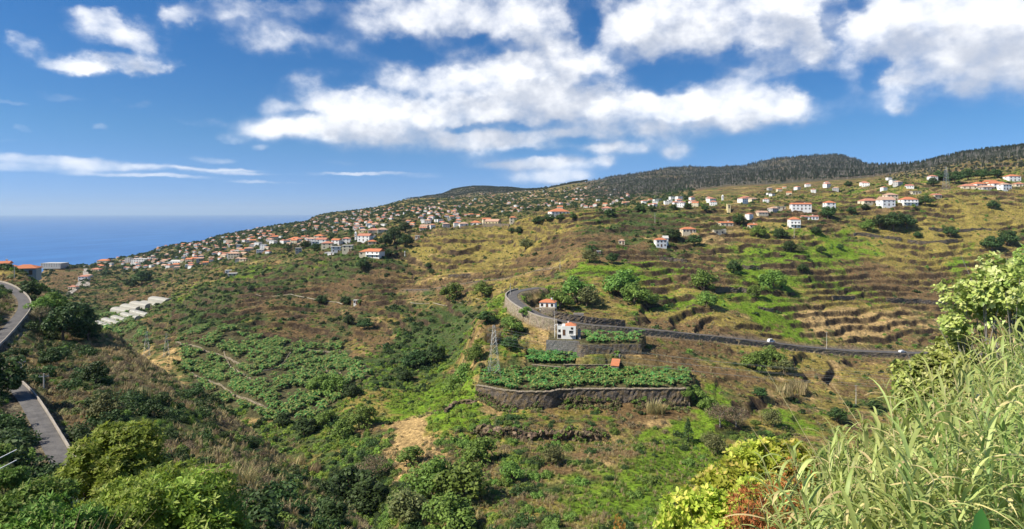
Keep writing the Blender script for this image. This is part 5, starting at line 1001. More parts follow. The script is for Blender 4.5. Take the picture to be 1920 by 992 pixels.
# the white house on the spur
L = [at(a, b, 190) for a, b in ((893,812),(930,814),(965,818),(1000,824),(1040,822),(1085,824),(1120,820))]
stone_wall('rock_outcrop', L, lambda p: p.z + 2.6, lambda p: p.z - 3.4, 1.4, M_STONE_R, 'rugged brown rock ledge under the brown slope below the curved terrace wall', None, None, 2.4, 71, 0)
L = [at(a, b, 190) for a, b in ((835,775),(850,762),(872,756),(893,760))]
stone_wall('rock_outcrop', L, lambda p: p.z + 1.4, lambda p: p.z - 2.4, 1.0, M_STONE_R, 'small brown rock ledge at the left foot of the spur', None, None, 1.3, 72, 0)
def white_house():
    p = w3(1068, 636, 276.5); r = empty('house', (p.x, p.y + 2.6, -57.8 + CAMZ), -.12); tag(r, 'white two storey house with a small orange roof on the spur below the road', 'house'); w, d = 6.2, 6.0
    link('wall', wall_mesh(w, d, 6.0, M_WHITE), r); ro = link('roof', roof_mesh('hip', 4.6, 5.0, 6.0, M_TILE, .45, .25), r); ro.location = (.75, 0, 0)
    a = MB(); a.box(-w/2-2.2, -w/2-.003, -d/2+.4, d/2-.8, -3, 5.2); a.build('wing', M_WHITE, r); pz = MB()
    for (x0, x1, y0, y1) in ((-w/2-2.2, -w/2-.004, -d/2+.4, -d/2+.55), (-w/2-2.2, -w/2-2.05, -d/2+.553, d/2-.8)): pz.box(x0, x1, y0, y1, 5.203, 6.1)
    pz.build('roof_parapet', M_WHITE, r)
    add_window(r, -w/2+.9, -d/2, 1.9, 1.0, 2.4, 'f', name='door'); add_window(r, 1.0, -d/2, 2.3, 1.9, 1.7, 'f', M_WFRAME); add_window(r, 1.4, -d/2, 4.6, .9, .8, 'f'); add_window(r, -w/2-1.2, -d/2+.4, 3.3, .9, 1.0, 'f'); add_window(r, -w/2-1.2, -d/2+.4, .6, 1.4, 1.4, 'f'); add_window(r, -w/2-2.2, 0, 3.2, .9, 1.1, 'l')
    b = MB(); b.box(.1, w/2-.1, -d/2-1.0, -d/2-.1, 2.0, 2.15); b.build('balcony', M_WHITE, r); rl = MB()
    for k in range(8): x = .15 + (w/2-.3)*k/7; rl.box(x-.03, x+.03, -d/2-1.0, -d/2-.94, 2.15, 3.0)
    rl.box(.1, w/2-.1, -d/2-1.01, -d/2-.93, 3.0, 3.07); rl.build('railing', M_WFRAME, r)
    s = MB(); n = 9
    for k in range(n): s.box(w/2+.8, w/2+2.2, -d/2+k*.62, -d/2+(k+1)*.62-.004, -1, .25+k*.42)
    s.build('staircase', M_CONC, r); c = MB(); c.box(-.3,.3,-.3,.3,0,1.1); co = c.build('chimney', M_WHITE, ro); co.location = (-1.2, 1.2, 6.3)
    f = MB(); f.box(-6.6, -3.4, 2.2, 2.35, 5.6, 5.75); f.box(-6.6, -6.45, -1.5, 2.2, 5.6, 5.75)
    for x, y in ((-6.52, -1.4), (-6.52, 2.27), (-3.5, 2.27)): f.box(x-.06, x+.06, y-.06, y+.06, -1, 5.6)
    f.build('pergola_frame', M_WFRAME, r)
white_house()
house(1028, 577, 31, 'small white cottage with an orange hipped roof above the road bend', 1, 'hip', M_TILE, M_WHITE, .75, -.25, 3, .42, D=307, h=2.7)
p = w3(1028, 577, 304); mb = MB(); mb.box(-3.6, 3.6, -1.6, 2.5, -7, -.004); mb.box(-6.6, -3.604, -1.2, 1.5, -.6, -.15); o = mb.build('terrace_base', M_STONE_T); o.location = (p.x, p.y - .6, p.z + CAMZ); o.rotation_euler.z = -.25; tag(o, 'pale stone base and side terrace under the small cottage above the road bend', 'wall')
def shed():
    p = w3(1154, 702, 259); r = empty('stone_shed', (p.x, p.y, -67.6 + CAMZ), -.35); tag(r, 'tiny grey stone shed with a bright orange sloping roof among the banana plants', 'shed')
    mb = MB(); mb.box(-1.5, 1.5, -1.7, 1.7, -1, 2.6); mb.box(-1.0, 1.0, 1.71, 4.2, -.5, 3.9); mb.box(-1.15, 1.15, 4.21, 6.2, 1, 6.2); mb.build('wall', M_STONE_G, r)
    rf = MB(); rf.add([(-1.8,-2.0,2.55),(1.8,-2.0,2.55),(1.8,1.9,4.6),(-1.8,1.9,4.6),(-1.8,-2.0,2.7),(1.8,-2.0,2.7),(1.8,1.9,4.8),(-1.8,1.9,4.8)], [(0,3,2,1),(4,5,6,7),(0,1,5,4),(1,2,6,5),(2,3,7,6),(3,0,4,7)]); rf.build('roof', M_TILE, r); add_window(r, 0, -1.7, .05, .8, 1.7, 'f', name='door')
shed()
r = house(1239, 463, 22, 'white two storey house with a small orange roof and gabled wing on the mid slope', 2, 'hip', M_TILE, M_WHITE, .7, .1, 3, .45)
house(1248, 460, 10, 'white gabled annex at the right end of the two storey mid slope house', 2, 'gable', M_FLAT, M_WHITE, .9, 0.0, 1, .9, name='annex', chimney=False)
house(1291, 436, 28, 'spread out cream farmhouse with an orange hipped roof right of the mid slope house', 1, 'hip', M_TILE, M_CREAM, .6, .1, 4)
house(1362, 424, 26, 'low long building with an orange roof above the roofless white walls', 1, 'gable', M_TILE, M_CREAM, .5, .05, 3, .35); house(1412, 428, 16, 'small orange roofed hut right of the low long building', 1, 'gable', M_TILE, M_CREAM, .7, 0, 2, .4)
def ruin():
    p = at(1350, 440, 60); r = empty('roofless_house', (p.x, p.y, p.z+CAMZ), .1); tag(r, 'roofless pale walls with a white top edge in front of the low long building', 'ruin'); k = p.y/F; w = 24*k; mb = MB(); tb = MB()
    for x0, x1, y0, y1 in ((-w/2, w/2, -.2, .2), (-w/2, -w/2+.4, .204, 4), (w/2-.4, w/2, .204, 4)): mb.box(x0, x1, y0, y1, -2, 4.2); tb.box(x0-.1, x1+.1, y0-.1 if y0 < 0 else y0, y1+.09, 4.204, 4.45)
    mb.build('wall', M_CREAM, r); tb.build('beam', M_WHITE, r)
    for x in (-w*.25, w*.2): add_window(r, x, -.2, 1.2, 1.2, 1.6, 'f')
ruin()
house(1491, 427, 20, 'tall white house with an orange hipped roof and a narrow balcony on the right slope', 2, 'hip', M_TILE, M_WHITE, .9, -.1, 3, .5, balcony=True, h=7.2)
house(1519, 412, 32, 'long low white house with a brownish orange roof behind the tall white one', 1, 'gable', M_TILE2, M_WHITE, .35, -.1, 5, .35)
house(1503, 394, 38, 'long white house with an orange roof uphill of the tall white one', 2, 'gable', M_TILE, M_WHITE, .4, -.12, 5, .35); house(1557, 391, 19, 'small white house with an orange hipped roof right of the long one', 2, 'hip', M_TILE, M_WHITE, .8, 0, 2, .5)
house(1464, 393, 18, 'pale flat roofed shed left of the long white house', 1, 'flat', M_FLAT, M_CREAM, .7, 0, 2, chimney=False)
house(1632, 382, 34, 'wide farmhouse with a red orange roof, leftmost of the three big farmhouses', 1, 'hip', M_TILE2, M_CREAM, .6, .1, 4); house(1664, 386, 27, 'white gabled farmhouse, middle of the three big farmhouses', 2, 'gable', M_TILE3, M_WHITE, .8, .05, 3, .6); house(1672, 376, 22, 'cream house with a pale roof just behind the middle farmhouse', 2, 'hip', M_TILE3, M_CREAM, .8, 0, 3)
house(1706, 385, 29, 'white two storey farmhouse with a bright orange hipped roof, rightmost of the three', 2, 'hip', M_TILE, M_WHITE, .7, -.05, 4, .5, balcony=True)
house(1757, 371, 17, 'small house with a faded red roof on the grassy shoulder', 1, 'gable', M_TILE2, M_CREAM, .7, .2, 2); house(1718, 364, 18, 'low cream building behind the farmhouses', 1, 'flat', M_FLAT, M_CREAM, .5, 0, 3, chimney=False)
HR = [(1818,354,28,'red brown roofed house at the left end of the right hand hamlet',1,M_TILE2,M_CREAM),(1838,350,26,'house with a wide orange roof in the right hand hamlet',1,M_TILE,M_WHITE),(1852,356,22,'grey walled house below the wide orange roof',1,M_TILE3,M_GREYP),(1860,346,22,'orange roofed house at the top of the right hand hamlet',1,M_TILE,M_CREAM),
      (1872,354,24,'white house with a pale orange roof in the right hand hamlet',2,M_TILE,M_WHITE),(1886,356,20,'bright white gabled house at the right of the hamlet',2,M_TILE3,M_WHITE),(1901,340,24,'white house with an orange roof under the green hilltop field',2,M_TILE,M_WHITE),(1913,350,18,'house with a dull red roof at the right edge',1,M_TILE2,M_CREAM)]
for px, py, w_, lab, st, rm, wm in HR: house(px, py, w_, lab, st, 'hip' if px % 4 else 'gable', rm, wm, .7, random.uniform(-.2, .2), 3)
# the hamlet on the spur above the valley at centre left
HT_ = [(702,483,26,'white two storey house with orange roof and balcony at the right end of the hamlet',2,M_TILE,M_WHITE,True),(686,478,22,'house with a long orange roof beside the balconied house',1,M_TILE,M_CREAM,False),(651,471,17,'tan two storey house in the middle of the hamlet',2,M_FLAT,M_CREAM,False),(629,473,16,'white blocky house in the middle of the hamlet',2,M_FLAT,M_WHITE,False),
       (620,479,18,'white house with a dark garage, lowest of the hamlet',1,M_FLAT,M_WHITE,False),(613,466,18,'house with a red orange roof left of the white blocky one',2,M_TILE2,M_CREAM,False),(603,458,18,'house with a deep red roof in the hamlet',2,M_TILE2,M_WHITE,False),(649,457,13,'red roofed house standing above the tan one',2,M_TILE2,M_WHITE,False),
       (630,460,14,'small orange roofed house above the white blocky one',2,M_TILE,M_WHITE,False),(598,450,16,'orange roofed house, highest at the left of the hamlet',2,M_TILE,M_CREAM,False),(583,456,14,'white house with a pale roof at the left of the hamlet',2,M_TILE3,M_WHITE,False),(590,462,12,'greyish white house in front of the pale roofed one',2,M_FLAT,M_WHITE,False),
       (684,452,22,'large house with a pinkish red roof above the hamlet',2,M_TILE2,M_WHITE,False),(692,446,18,'white roofed hall behind the pinkish red roof',1,M_FLAT,M_WHITE,False),(697,458,14,'house with an orange roof right of the pinkish red one',1,M_TILE,M_CREAM,False),(559,475,12,'pale house with a flat roof standing left below the hamlet',2,M_FLAT,M_GREYP,False),
       (553,452,26,'long orange roofed house at the far left of the hamlet',1,M_TILE,M_CREAM,False),(565,462,14,'cream house left of the hamlet',1,M_TILE3,M_CREAM,False),(700,436,20,'red roofed house on the slope above the grove',1,M_TILE2,M_CREAM,False),(716,435,18,'pale roofed house on the slope above the grove',1,M_TILE3,M_CREAM,False),(680,436,14,'yellowish house on the slope above the grove',1,M_TILE3,M_YELP,False),
       (924,420,28,'pale yellow hall with a gabled roof behind the olive field',1,M_TILE3,M_YELP,False),(912,420,16,'orange roofed house touching the yellow hall',2,M_TILE,M_CREAM,False),(892,422,22,'white house with an orange roof left of the yellow hall',1,M_TILE,M_WHITE,False),(869,424,18,'small pinkish roofed house further left of the yellow hall',1,M_TILE3,M_WHITE,False),
       (962,418,14,'orange gabled house right of the yellow hall',2,M_TILE,M_CREAM,False),(1048,402,38,'long building with a red orange roof above the hedge trees',1,M_TILE,M_WHITE,False),(1138,396,20,'house with a brownish roof at the edge of the olive field',1,M_TILE2,M_CREAM,False),(792,432,14,'brown roofed house at the left end of the golden terraces',1,M_TILE2,M_CREAM,False),(783,447,9,'small grey hut with a pale wall left of the golden terraces',1,M_FLAT,M_GREYP,False),
       (667,570,7,'tiny white hut beside the footpath in the scrub',1,M_FLAT,M_WHITE,False),(435,518,16,'grey white building in the trees left of the valley path',1,M_FLAT,M_GREYP,False),(428,512,12,'white block behind the grey white building',1,M_FLAT,M_WHITE,False),(1166,458,12,'ruined stone hut with a tiled top on the terraces',1,M_TILE3,M_CREAM,False),(1123,478,8,'small grey stone hut below the ruined one',1,M_FLAT,M_GREYP,False)]
for px, py, w_, lab, st, rm, wm, bal in HT_: house(px, py, w_*(1.2 if 560 < px < 720 else 1), lab, st, 'flat' if rm is M_FLAT else ('gable' if px % 3 == 0 else 'hip'), rm, wm, .75, random.uniform(-.3, .3), max(2, int(w_/7)), .42, balcony=bal, chimney=False)
L = [at(905, 424, 200), at(930, 424, 200), at(955, 425, 200)]; stone_wall('retaining_wall', L, lambda p: p.z + 3.0, lambda p: p.z - 2, .8, M_STONE_D, 'dark grey wall in front of the pale yellow hall', None, None, .2, 60, 0)
# towers
def tower(px, py, wpx, hpx, label, m, cap='flat', name='tower'):
    p = at(px, py, 200); k = p.y/F; w = wpx*k; h = hpx*k; r = empty(name, (p.x, p.y, p.z+CAMZ)); tag(r, label, 'tower'); mb = MB(); mb.box(-w/2, w/2, -w/2, w/2, -2, h); mb.build('shaft', m, r)
    c = MB(); c.box(-w*.58, w*.58, -w*.58, w*.58, h+.002, h+.5)
    if cap == 'spire': c.add([(-w*.5,-w*.5,h+.5),(w*.5,-w*.5,h+.5),(w*.5,w*.5,h+.5),(-w*.5,w*.5,h+.5),(0,0,h+w*1.1)], [(0,1,4),(1,2,4),(2,3,4),(3,0,4)])
    c.build('cap', m, r)
    for z in (.55, .78): add_window(r, 0, -w/2, h*z, w*.3, w*.45, 'f')
tower(1366, 398, 6, 14, 'cream square tower standing alone right of the white village row', M_YELP); tower(667, 452, 3.2, 15, 'slim white tower above the hamlet roofs', M_WHITE, 'spire'); tower(1355, 376, 3, 8, 'small white tower among the village roofs', M_WHITE, 'spire')
tower(759, 481, 1.6, 9, 'small white wayside column on the bank above the golden slope', M_WHITE, name='wayside_column')
# orange roofed farm at the far left
def farm():
    p = w3(50, 514, 285); r = empty('farm_building', (p.x, p.y, p.z+CAMZ), .35); tag(r, 'grey walled farm with a broad bright orange roof at the end of the left road', 'farm building')
    link('wall', wall_mesh(9.5, 6.5, 2.8, M_GREYP), r); link('roof', roof_mesh('hip', 9.5, 6.5, 2.8, M_TILE, .42, .5), r); a = link('wing', wall_mesh(6.5, 5.5, 2.2, M_GREYP), r); a.location = (-6.0, 2.5, .6); b = link('wing_roof', roof_mesh('hip', 6.5, 5.5, 2.2, M_TILE, .42, .4), r); b.location = (-6.0, 2.5, .604)
    add_window(r, 2.6, -3.25, 0, 1.2, 2.0, 'f', name='door'); add_window(r, -1.5, -3.25, .9, 1.1, 1.0, 'f'); add_window(r, -4.75, 0, .9, 1.1, 1.0, 'l'); t = MB(); t.box(-10.5, -6.0, -3.4, -.9, -.5, .35); t.build('terrace', M_CONC, r)
farm(); house(2, 506, 26, 'small house with an orange roof cut by the left edge', 1, 'gable', M_TILE, M_CREAM, .6, .3, 2, D=280)
FL = [(98,500,40,'long flat roofed grey building on the shore below the orange farm',2,'flat',M_FLAT,M_GREYP),(112,495,20,'dark red roofed building beside the long flat one on the shore',1,'gable',M_TILE2,M_GREYP),(262,494,32,'pale apartment block with rows of windows near the coast',3,'flat',M_FLAT,M_WHITE),(240,492,12,'pale concrete wing left of the apartment block',3,'flat',M_FLAT,M_GREYP),
      (136,542,16,'red roofed house lowest beside the coastal track',1,'hip',M_TILE2,M_CREAM),(156,526,18,'red roofed house above the lowest one beside the coastal track',2,'hip',M_TILE2,M_WHITE),(164,520,14,'pale pink roofed house beside the coastal track',1,'hip',M_TILE3,M_WHITE),(180,508,18,'reddish roofed house on the bend of the coastal track',1,'hip',M_TILE2,M_CREAM),
      (193,494,22,'house with a large orange roof above the coastal track',2,'hip',M_TILE,M_CREAM),(205,486,18,'orange roofed house higher above the coastal track',1,'hip',M_TILE,M_WHITE),(225,482,18,'orange roofed house on the coastal ridge',1,'gable',M_TILE,M_CREAM),(190,480,10,'white block on the skyline above the sea',2,'flat',M_FLAT,M_WHITE),
      (330,494,22,'long white roofed shed on the coastal slope',1,'gable',M_FLAT,M_WHITE),(308,492,16,'orange roofed house right of the apartment block',1,'hip',M_TILE3,M_CREAM),(366,488,16,'orange roofed house with a big gable on the coastal slope',1,'gable',M_TILE,M_CREAM),(438,484,22,'pinkish roofed house below the pale terrace',2,'hip',M_TILE3,M_CREAM),(456,490,14,'pale roofed house right of the pinkish one',1,'hip',M_TILE3,M_CREAM),(450,474,28,'wide flat pale building on the coastal slope',1,'flat',M_FLAT,M_CREAM)]
for px, py, w_, lab, st, rf_, rm, wm in FL:
    D_ = 1000 if py > 495 and px in (98, 112) else None; house(px, py, w_, lab, st, rf_, rm, wm, .6, random.uniform(-.2, .3), max(2, int(w_/5)), .42, D=D_, chimney=False, dmin=240)
# small houses in crowds
def small_house(name, w, d, st, rk, rm, wm):
    h = 2.9*st; V = MB(); V.box(-w/2, w/2, -d/2, d/2, -3.5, h, 0); rme = roof_mesh(rk, w, d, h, rm); b = len(V.v); V.add([tuple(v.co) for v in rme.vertices], [tuple(p.vertices) for p in rme.polygons], 1)
    for s in range(st):
        for k in range(3):
            x = -w/2 + w*(k+.5)/3; V.box(x-.5, x+.5, -d/2-.04, -d/2-.004, .9+2.9*s, 2.1+2.9*s, 2)
            if k < 2: y = -d/4 + d/2*k; V.box(-w/2-.04, -w/2-.004, y-.5, y+.5, .9+2.9*s, 2.1+2.9*s, 2)
    return V.mesh(name, wm, rm, M_GLASS)
SV = [('white orange roofed two storey house', small_house('house', 11, 9, 2, 'hip', M_TILE2, M_WHITE)),('low cream house', small_house('house', 13, 8, 1, 'gable', M_TILE3, M_CREAM)),('white house with weathered red roof', small_house('house', 10, 9, 2, 'hip', M_TILE2, M_WHITE)),
      ('pale flat roofed house', small_house('house', 10, 10, 2, 'flat', M_FLAT, M_WHITE)),('grey house with pale roof', small_house('house', 12, 9, 2, 'hip', M_TILE3, M_GREYP)),('white cottage with red roof', small_house('house', 9, 8, 1, 'gable', M_TILE2, M_WHITE)),('cream gabled orange roofed house', small_house('house', 12, 10, 2, 'gable', M_TILE, M_CREAM))]
ZONES = [([(170,490),(330,455),(440,437),(560,415),(620,420),(560,470),(480,480),(420,500),(300,505),(200,510)], 58, 'the coastal slope'),
         ([(560,415),(700,392),(800,385),(860,400),(860,425),(780,430),(700,428),(600,440)], 46, 'the slope left of the golden terraces'),
         ([(800,385),(850,365),(960,358),(1100,350),(1180,352),(1180,385),(1000,398),(860,410)], 36, 'the upland under the ridge wood'),
         ([(1190,378),(1250,375),(1345,372),(1352,392),(1250,388),(1195,388)], 26, 'the white village row'),
         ([(1380,368),(1440,356),(1560,342),(1720,334),(1760,338),(1740,352),(1560,362),(1440,380),(1390,385)], 24, 'the upper right slope'),
         ([(1395,404),(1450,396),(1452,408),(1398,410)], 4, 'the shoulder left of the tall house')]
used = set()
def vis_at(px, py):
    p = at(px, py, 300); return p
g = rnd(77); PX_IN = lambda P, x, y: in_poly(np.array([x]), np.array([y]), P)[0]
REST = [[] for _ in SV]; spots = []
for poly, n, where in ZONES:
    x0, x1, y0, y1 = min(p[0] for p in poly), max(p[0] for p in poly), min(p[1] for p in poly), max(p[1] for p in poly); k = 0; tries = 0; cl = g.uniform(0, 1); extra = int(n*3.4) if n > 30 else 0
    while k < n + extra and tries < 6000:
        tries += 1; x, y = g.uniform(x0, x1), g.uniform(y0, y1)
        if not PX_IN(poly, x, y): continue
        p = at(x, y, 420)
        if p is None or any((p.x-a)**2 + (p.y-b)**2 < 260 for a, b in spots): continue
        if float(perlin(p.x/90, p.y/160, 5)) < -.28 and n > 30: continue
        spots.append((p.x, p.y)); v = int(g.integers(0, len(SV))); 
        if where.startswith('the white village') and v in (4,): v = 0
        rz = g.uniform(-.5, .5); sc = g.uniform(.55, .95) * (.72 if p.y > 1000 else .85)
        if k < n:
            o = link('house', SV[v][1]); o.location = (p.x, p.y, p.z + CAMZ + .2); o.rotation_euler = (0, 0, rz); o.scale = (sc,)*3
            tag(o, locate(SV[v][0], (p.x, p.y, p.z+CAMZ)), 'house', 'small houses on ' + where); used.add(v)
        else: REST[v].append((p.x, p.y, p.z + CAMZ + .2, sc, rz))
        k += 1
for v, R_ in enumerate(REST):
    if R_:
        A = np.array(R_); pr = next(o for o in COL.objects if o.data == SV[v][1]); stuff('distant_houses', pr, A[:, :3], A[:, 3], A[:, 4], 'tiny houses strewn over the far slopes')
# garden shrubs round the houses
gy = rnd(91); A = []
for (x, y, w_) in YARD + [(a, b, 9) for a, b in spots]:
    for q in range(4 if w_ != 9 else 2):
        a_ = gy.uniform(0, 6.28); r_ = w_*.6 + gy.uniform(1, 5); X_, Y_ = x + r_*math.cos(a_), y + r_*math.sin(a_)
        if abs(math.cos(a_)) < .75 and math.sin(a_) < 0: Y_ -= 3
        A.append((X_, Y_, float(hgt(X_, Y_)[0]) + CAMZ))
A = np.array(A)
for q in range(2): stuff('garden_shrubs', FARB[q].root, A[q::2], gy.uniform(1.0, 3.0, len(A[q::2])), gy.uniform(0, 6, len(A[q::2])), ['dark', 'mid green'][q] + ' garden shrubs and trees round the houses')
# greenhouse tunnels in the valley
def tunnel_mesh(w, l, h):
    n = 8; V = []; Fs = []
    for y in (-l/2, l/2):
        for i in range(n+1): a = math.pi*i/n; V.append((-w/2*math.cos(a), y, h*.45 + h*.55*math.sin(a)) if 0 < i < n else (-w/2*math.cos(a), y, 0))
    for i in range(n): Fs.append((i, i+1, n+2+i, n+1+i))
    mb = MB(); mb.add(V, Fs + [tuple(range(n+1))[::-1], tuple(range(n+1, 2*n+2))]); 
    return mb.mesh('plastic_cover', M_PLAST)
M_PLAST = mat('dusty_greenhouse_plastic', lambda t: pbsdf(t, t.mix(t.noise(t.vm('MULTIPLY', geo_pos(t), (.6,.6,.6)), .6, 5, .7), (0.26,0.25,0.20), (0.46,0.43,0.36)), .5, None, .4))
TM1 = tunnel_mesh(6.5, 34, 3.4); TM2 = tunnel_mesh(9.5, 30, 5.0); hoops = MB()
for y in (-17, -8.5, 0, 8.5, 17): 
    for i in range(8):
        a0, a1 = math.pi*i/8, math.pi*(i+1)/8; hoops.tube((-3.3*math.cos(a0), y, 1.5+1.95*math.sin(a0)), (-3.3*math.cos(a1), y, 1.5+1.95*math.sin(a1)), .08, n=3, cap=False)
HM = hoops.mesh('hoops', M_STEEL)
c1 = at(218, 604, 240) or w3(218, 604, 540); c2 = at(246, 588, 240) or w3(246, 588, 560)
ORD = ['first', 'second', 'third', 'fourth', 'fifth', 'sixth']
def tunnel(cx, cy, i, me, rz, lab, hp):
    z = float(hgt(cx, cy)[0]) + CAMZ; t = empty('greenhouse_tunnel', (cx, cy, z - .2), rz); tag(t, lab, 'greenhouse', 'plastic greenhouse tunnels in the valley'); link('plastic_cover', me, t)
    if hp: link('hoops', HM, t)
for i in range(6): tunnel(c1.x - 17 + i*6.9, c1.y - 6 + i*2.5, i, TM1, .9, f'low dusty plastic greenhouse tunnel, {ORD[i]} from the left in the lower block of the valley', True)
for i in range(5): tunnel(c2.x - 18 + i*10, c2.y + 16 - i*1.5, i, TM2, 1.0, f'tall beige plastic greenhouse tunnel, {ORD[i]} from the left in the upper block of the valley', False)
# coastal track and valley paths
def path(pts, w, m, dm=200, label=None):
    P = [at(a, b, dm) for a, b in pts]; P = [p for p in P if p]; L = smooth_line(P, 6)
    for p in L: p.z = float(hgt(p.x, p.y)[0])
    ribbon('path', L, [(-w/2, .0), (0, .1), (w/2, .0)], .3, m, kind='structure')
M_DIRT = mat('pale_dirt', m_conc((0.42, 0.36, 0.27), (0.50, 0.44, 0.34)))
path([(128,552),(145,538),(158,520),(160,508),(150,498),(125,494)], 7, M_CONC, 400); path([(480,552),(560,556),(650,566)], 1.6, M_DIRT, 300); path([(770,568),(850,568),(900,562)], 1.4, M_DIRT, 300)
for L_ in PLINES:
    stone_wall('field_wall', [Vector((p.x, p.y, float(hgt(p.x, p.y)[0]))) for p in L_], lambda p: p.z + .7, lambda p: p.z - .8, .4, M_STONE_T, locate('pale low field wall', (L_[len(L_)//2].x, L_[len(L_)//2].y, L_[len(L_)//2].z + CAMZ)), 'pale field walls in the plantation', None, .3, 90, 0)
# ------------------------------------------------------------------ pylons, poles, cables
def pylon(px, py, hpx, label, D=None):
    p = at(px, py, 150) if D is None else w3(px, py, D); k = p.y/F; h = hpx*k; r = empty('lattice_pylon', (p.x, p.y, p.z+CAMZ-.3), .3); tag(r, label, 'pylon'); b = h*.11; t_ = .045*h/4; th = .034*h/20*1.3
    mb = MB(); w = lambda z: b*(1-z/h*.85)
    for sx, sy in ((1,1),(1,-1),(-1,1),(-1,-1)): mb.tube((sx*b, sy*b, 0), (sx*w(h), sy*w(h), h), th*1.3, n=4)
    mb.build('legs', M_STEEL, r); br = MB(); n = 9
    for i in range(n):
        z0, z1 = h*(i/n)**.85, h*((i+1)/n)**.85; a, c = w(z0), w(z1)
        for s in (1, -1):
            br.tube((-a, s*a, z0), (c, s*c, z1), th*.7, n=3, cap=False); br.tube((a, s*a, z0), (-c, s*c, z1), th*.7, n=3, cap=False); br.tube((s*a, -a, z0), (s*c, c, z1), th*.7, n=3, cap=False); br.tube((s*a, a, z0), (s*c, -c, z1), th*.7, n=3, cap=False)
            br.tube((-c, s*c, z1), (c, s*c, z1), th*.7, n=3, cap=False)
    br.build('bracing', M_STEEL, r)
    for z in (.70, .82, .94):
        c = MB(); L_ = h*.13; 
        for s in (1, -1): c.tube((0, 0, h*z), (s*L_, 0, h*z), th, n=4); c.tube((0, 0, h*z+h*.04), (s*L_, 0, h*z), th*.7, n=3); c.tube((s*L_, 0, h*z), (s*L_, 0, h*z-h*.04), th*.9, n=4)
        c.build('cross_arm', M_STEEL, r)
    return p, h
pyl = pylon(926, 702, 94, 'tall grey lattice pylon standing at the left end of the banana terraces', 252)
pylon(1774, 356, 44, 'thin lattice pylon on the skyline of the right slope'); pylon(275, 672, 52, 'grey lattice pylon in the valley beyond the near spur, left one'); pylon(312, 668, 44, 'grey lattice pylon in the valley beyond the near spur, right one')
def pole(px, py, hpx, label, D=None, arm=True):
    p = at(px, py, 60) if D is None else w3(px, py, D); h = hpx*p.y/F; r = empty('utility_pole', (p.x, p.y, p.z+CAMZ-.4), .4); tag(r, label, 'utility pole', 'utility poles'); mb = MB(); mb.tube((0,0,0), (0,0,h), .17, .10, 6); mb.build('shaft', M_POLE, r)
    if arm:
        c = MB(); c.box(-.7, .7, -.05, .05, h-.5, h-.4)
        for x in (-.6, 0, .6): c.tube((x, 0, h-.4), (x, 0, h-.15), .05, n=4)
        c.build('crossarm', M_POLE, r)
POLES = [(1040,640,58,'pale pole rising behind the left corner of the white house',281),(957,556,26,'thin pole at the outer edge of the road bend',329),(1550,657,36,'pale pole beside the far right road',None),(1605,764,44,'pale leaning pole standing below the road at right',None),(1050,506,18,'short pole at the end of the small upper road',None),(1489,446,22,'pole in front of the tall white house',None),
         (1228,418,20,'pole left of the white tower on the green field',None),(27,520,24,'pole in front of the orange farm roof',240),(40,700,30,'thin pole among the bushes beside the lower left road',110),(82,740,44,'dark thin pole beside the lower left road',100),(1345,430,14,'short pole by the roofless walls',None)]
for px, py, h_, lab, D_ in POLES: pole(px, py, h_, lab, D_)
M_WIRE = mat('aluminium_cable', lambda t: pbsdf(t, (0.55, 0.55, 0.52), .4, None, .5, .6))
def cable(a, b, sag, label, r=.035):
    a, b = Vector(a), Vector(b); mb = MB(); n = 14; pts = [a.lerp(b, i/n) - Vector((0,0,sag*4*(i/n)*(1-i/n))) for i in range(n+1)]
    for i in range(n): mb.tube(pts[i], pts[i+1], r, n=3, cap=False)
    tag(mb.build('overhead_cable', M_WIRE), label, 'cable', 'cables crossing from the pylon')
pp, ph = pyl
for k, z in enumerate((.70, .82, .94)):
    for s in (-1, 1):
        e = w3(2050, 724 - 11*k + 5*s, 262 + 5*s); cable((pp.x + s*ph*.12, pp.y + s*.9, pp.z + CAMZ + ph*z - .9), (e.x, e.y, e.z + CAMZ), 7, ['lowest','middle','uppermost'][k] + (' near side' if s < 0 else ' far side') + ' thin pale cable strung from the tall lattice pylon')
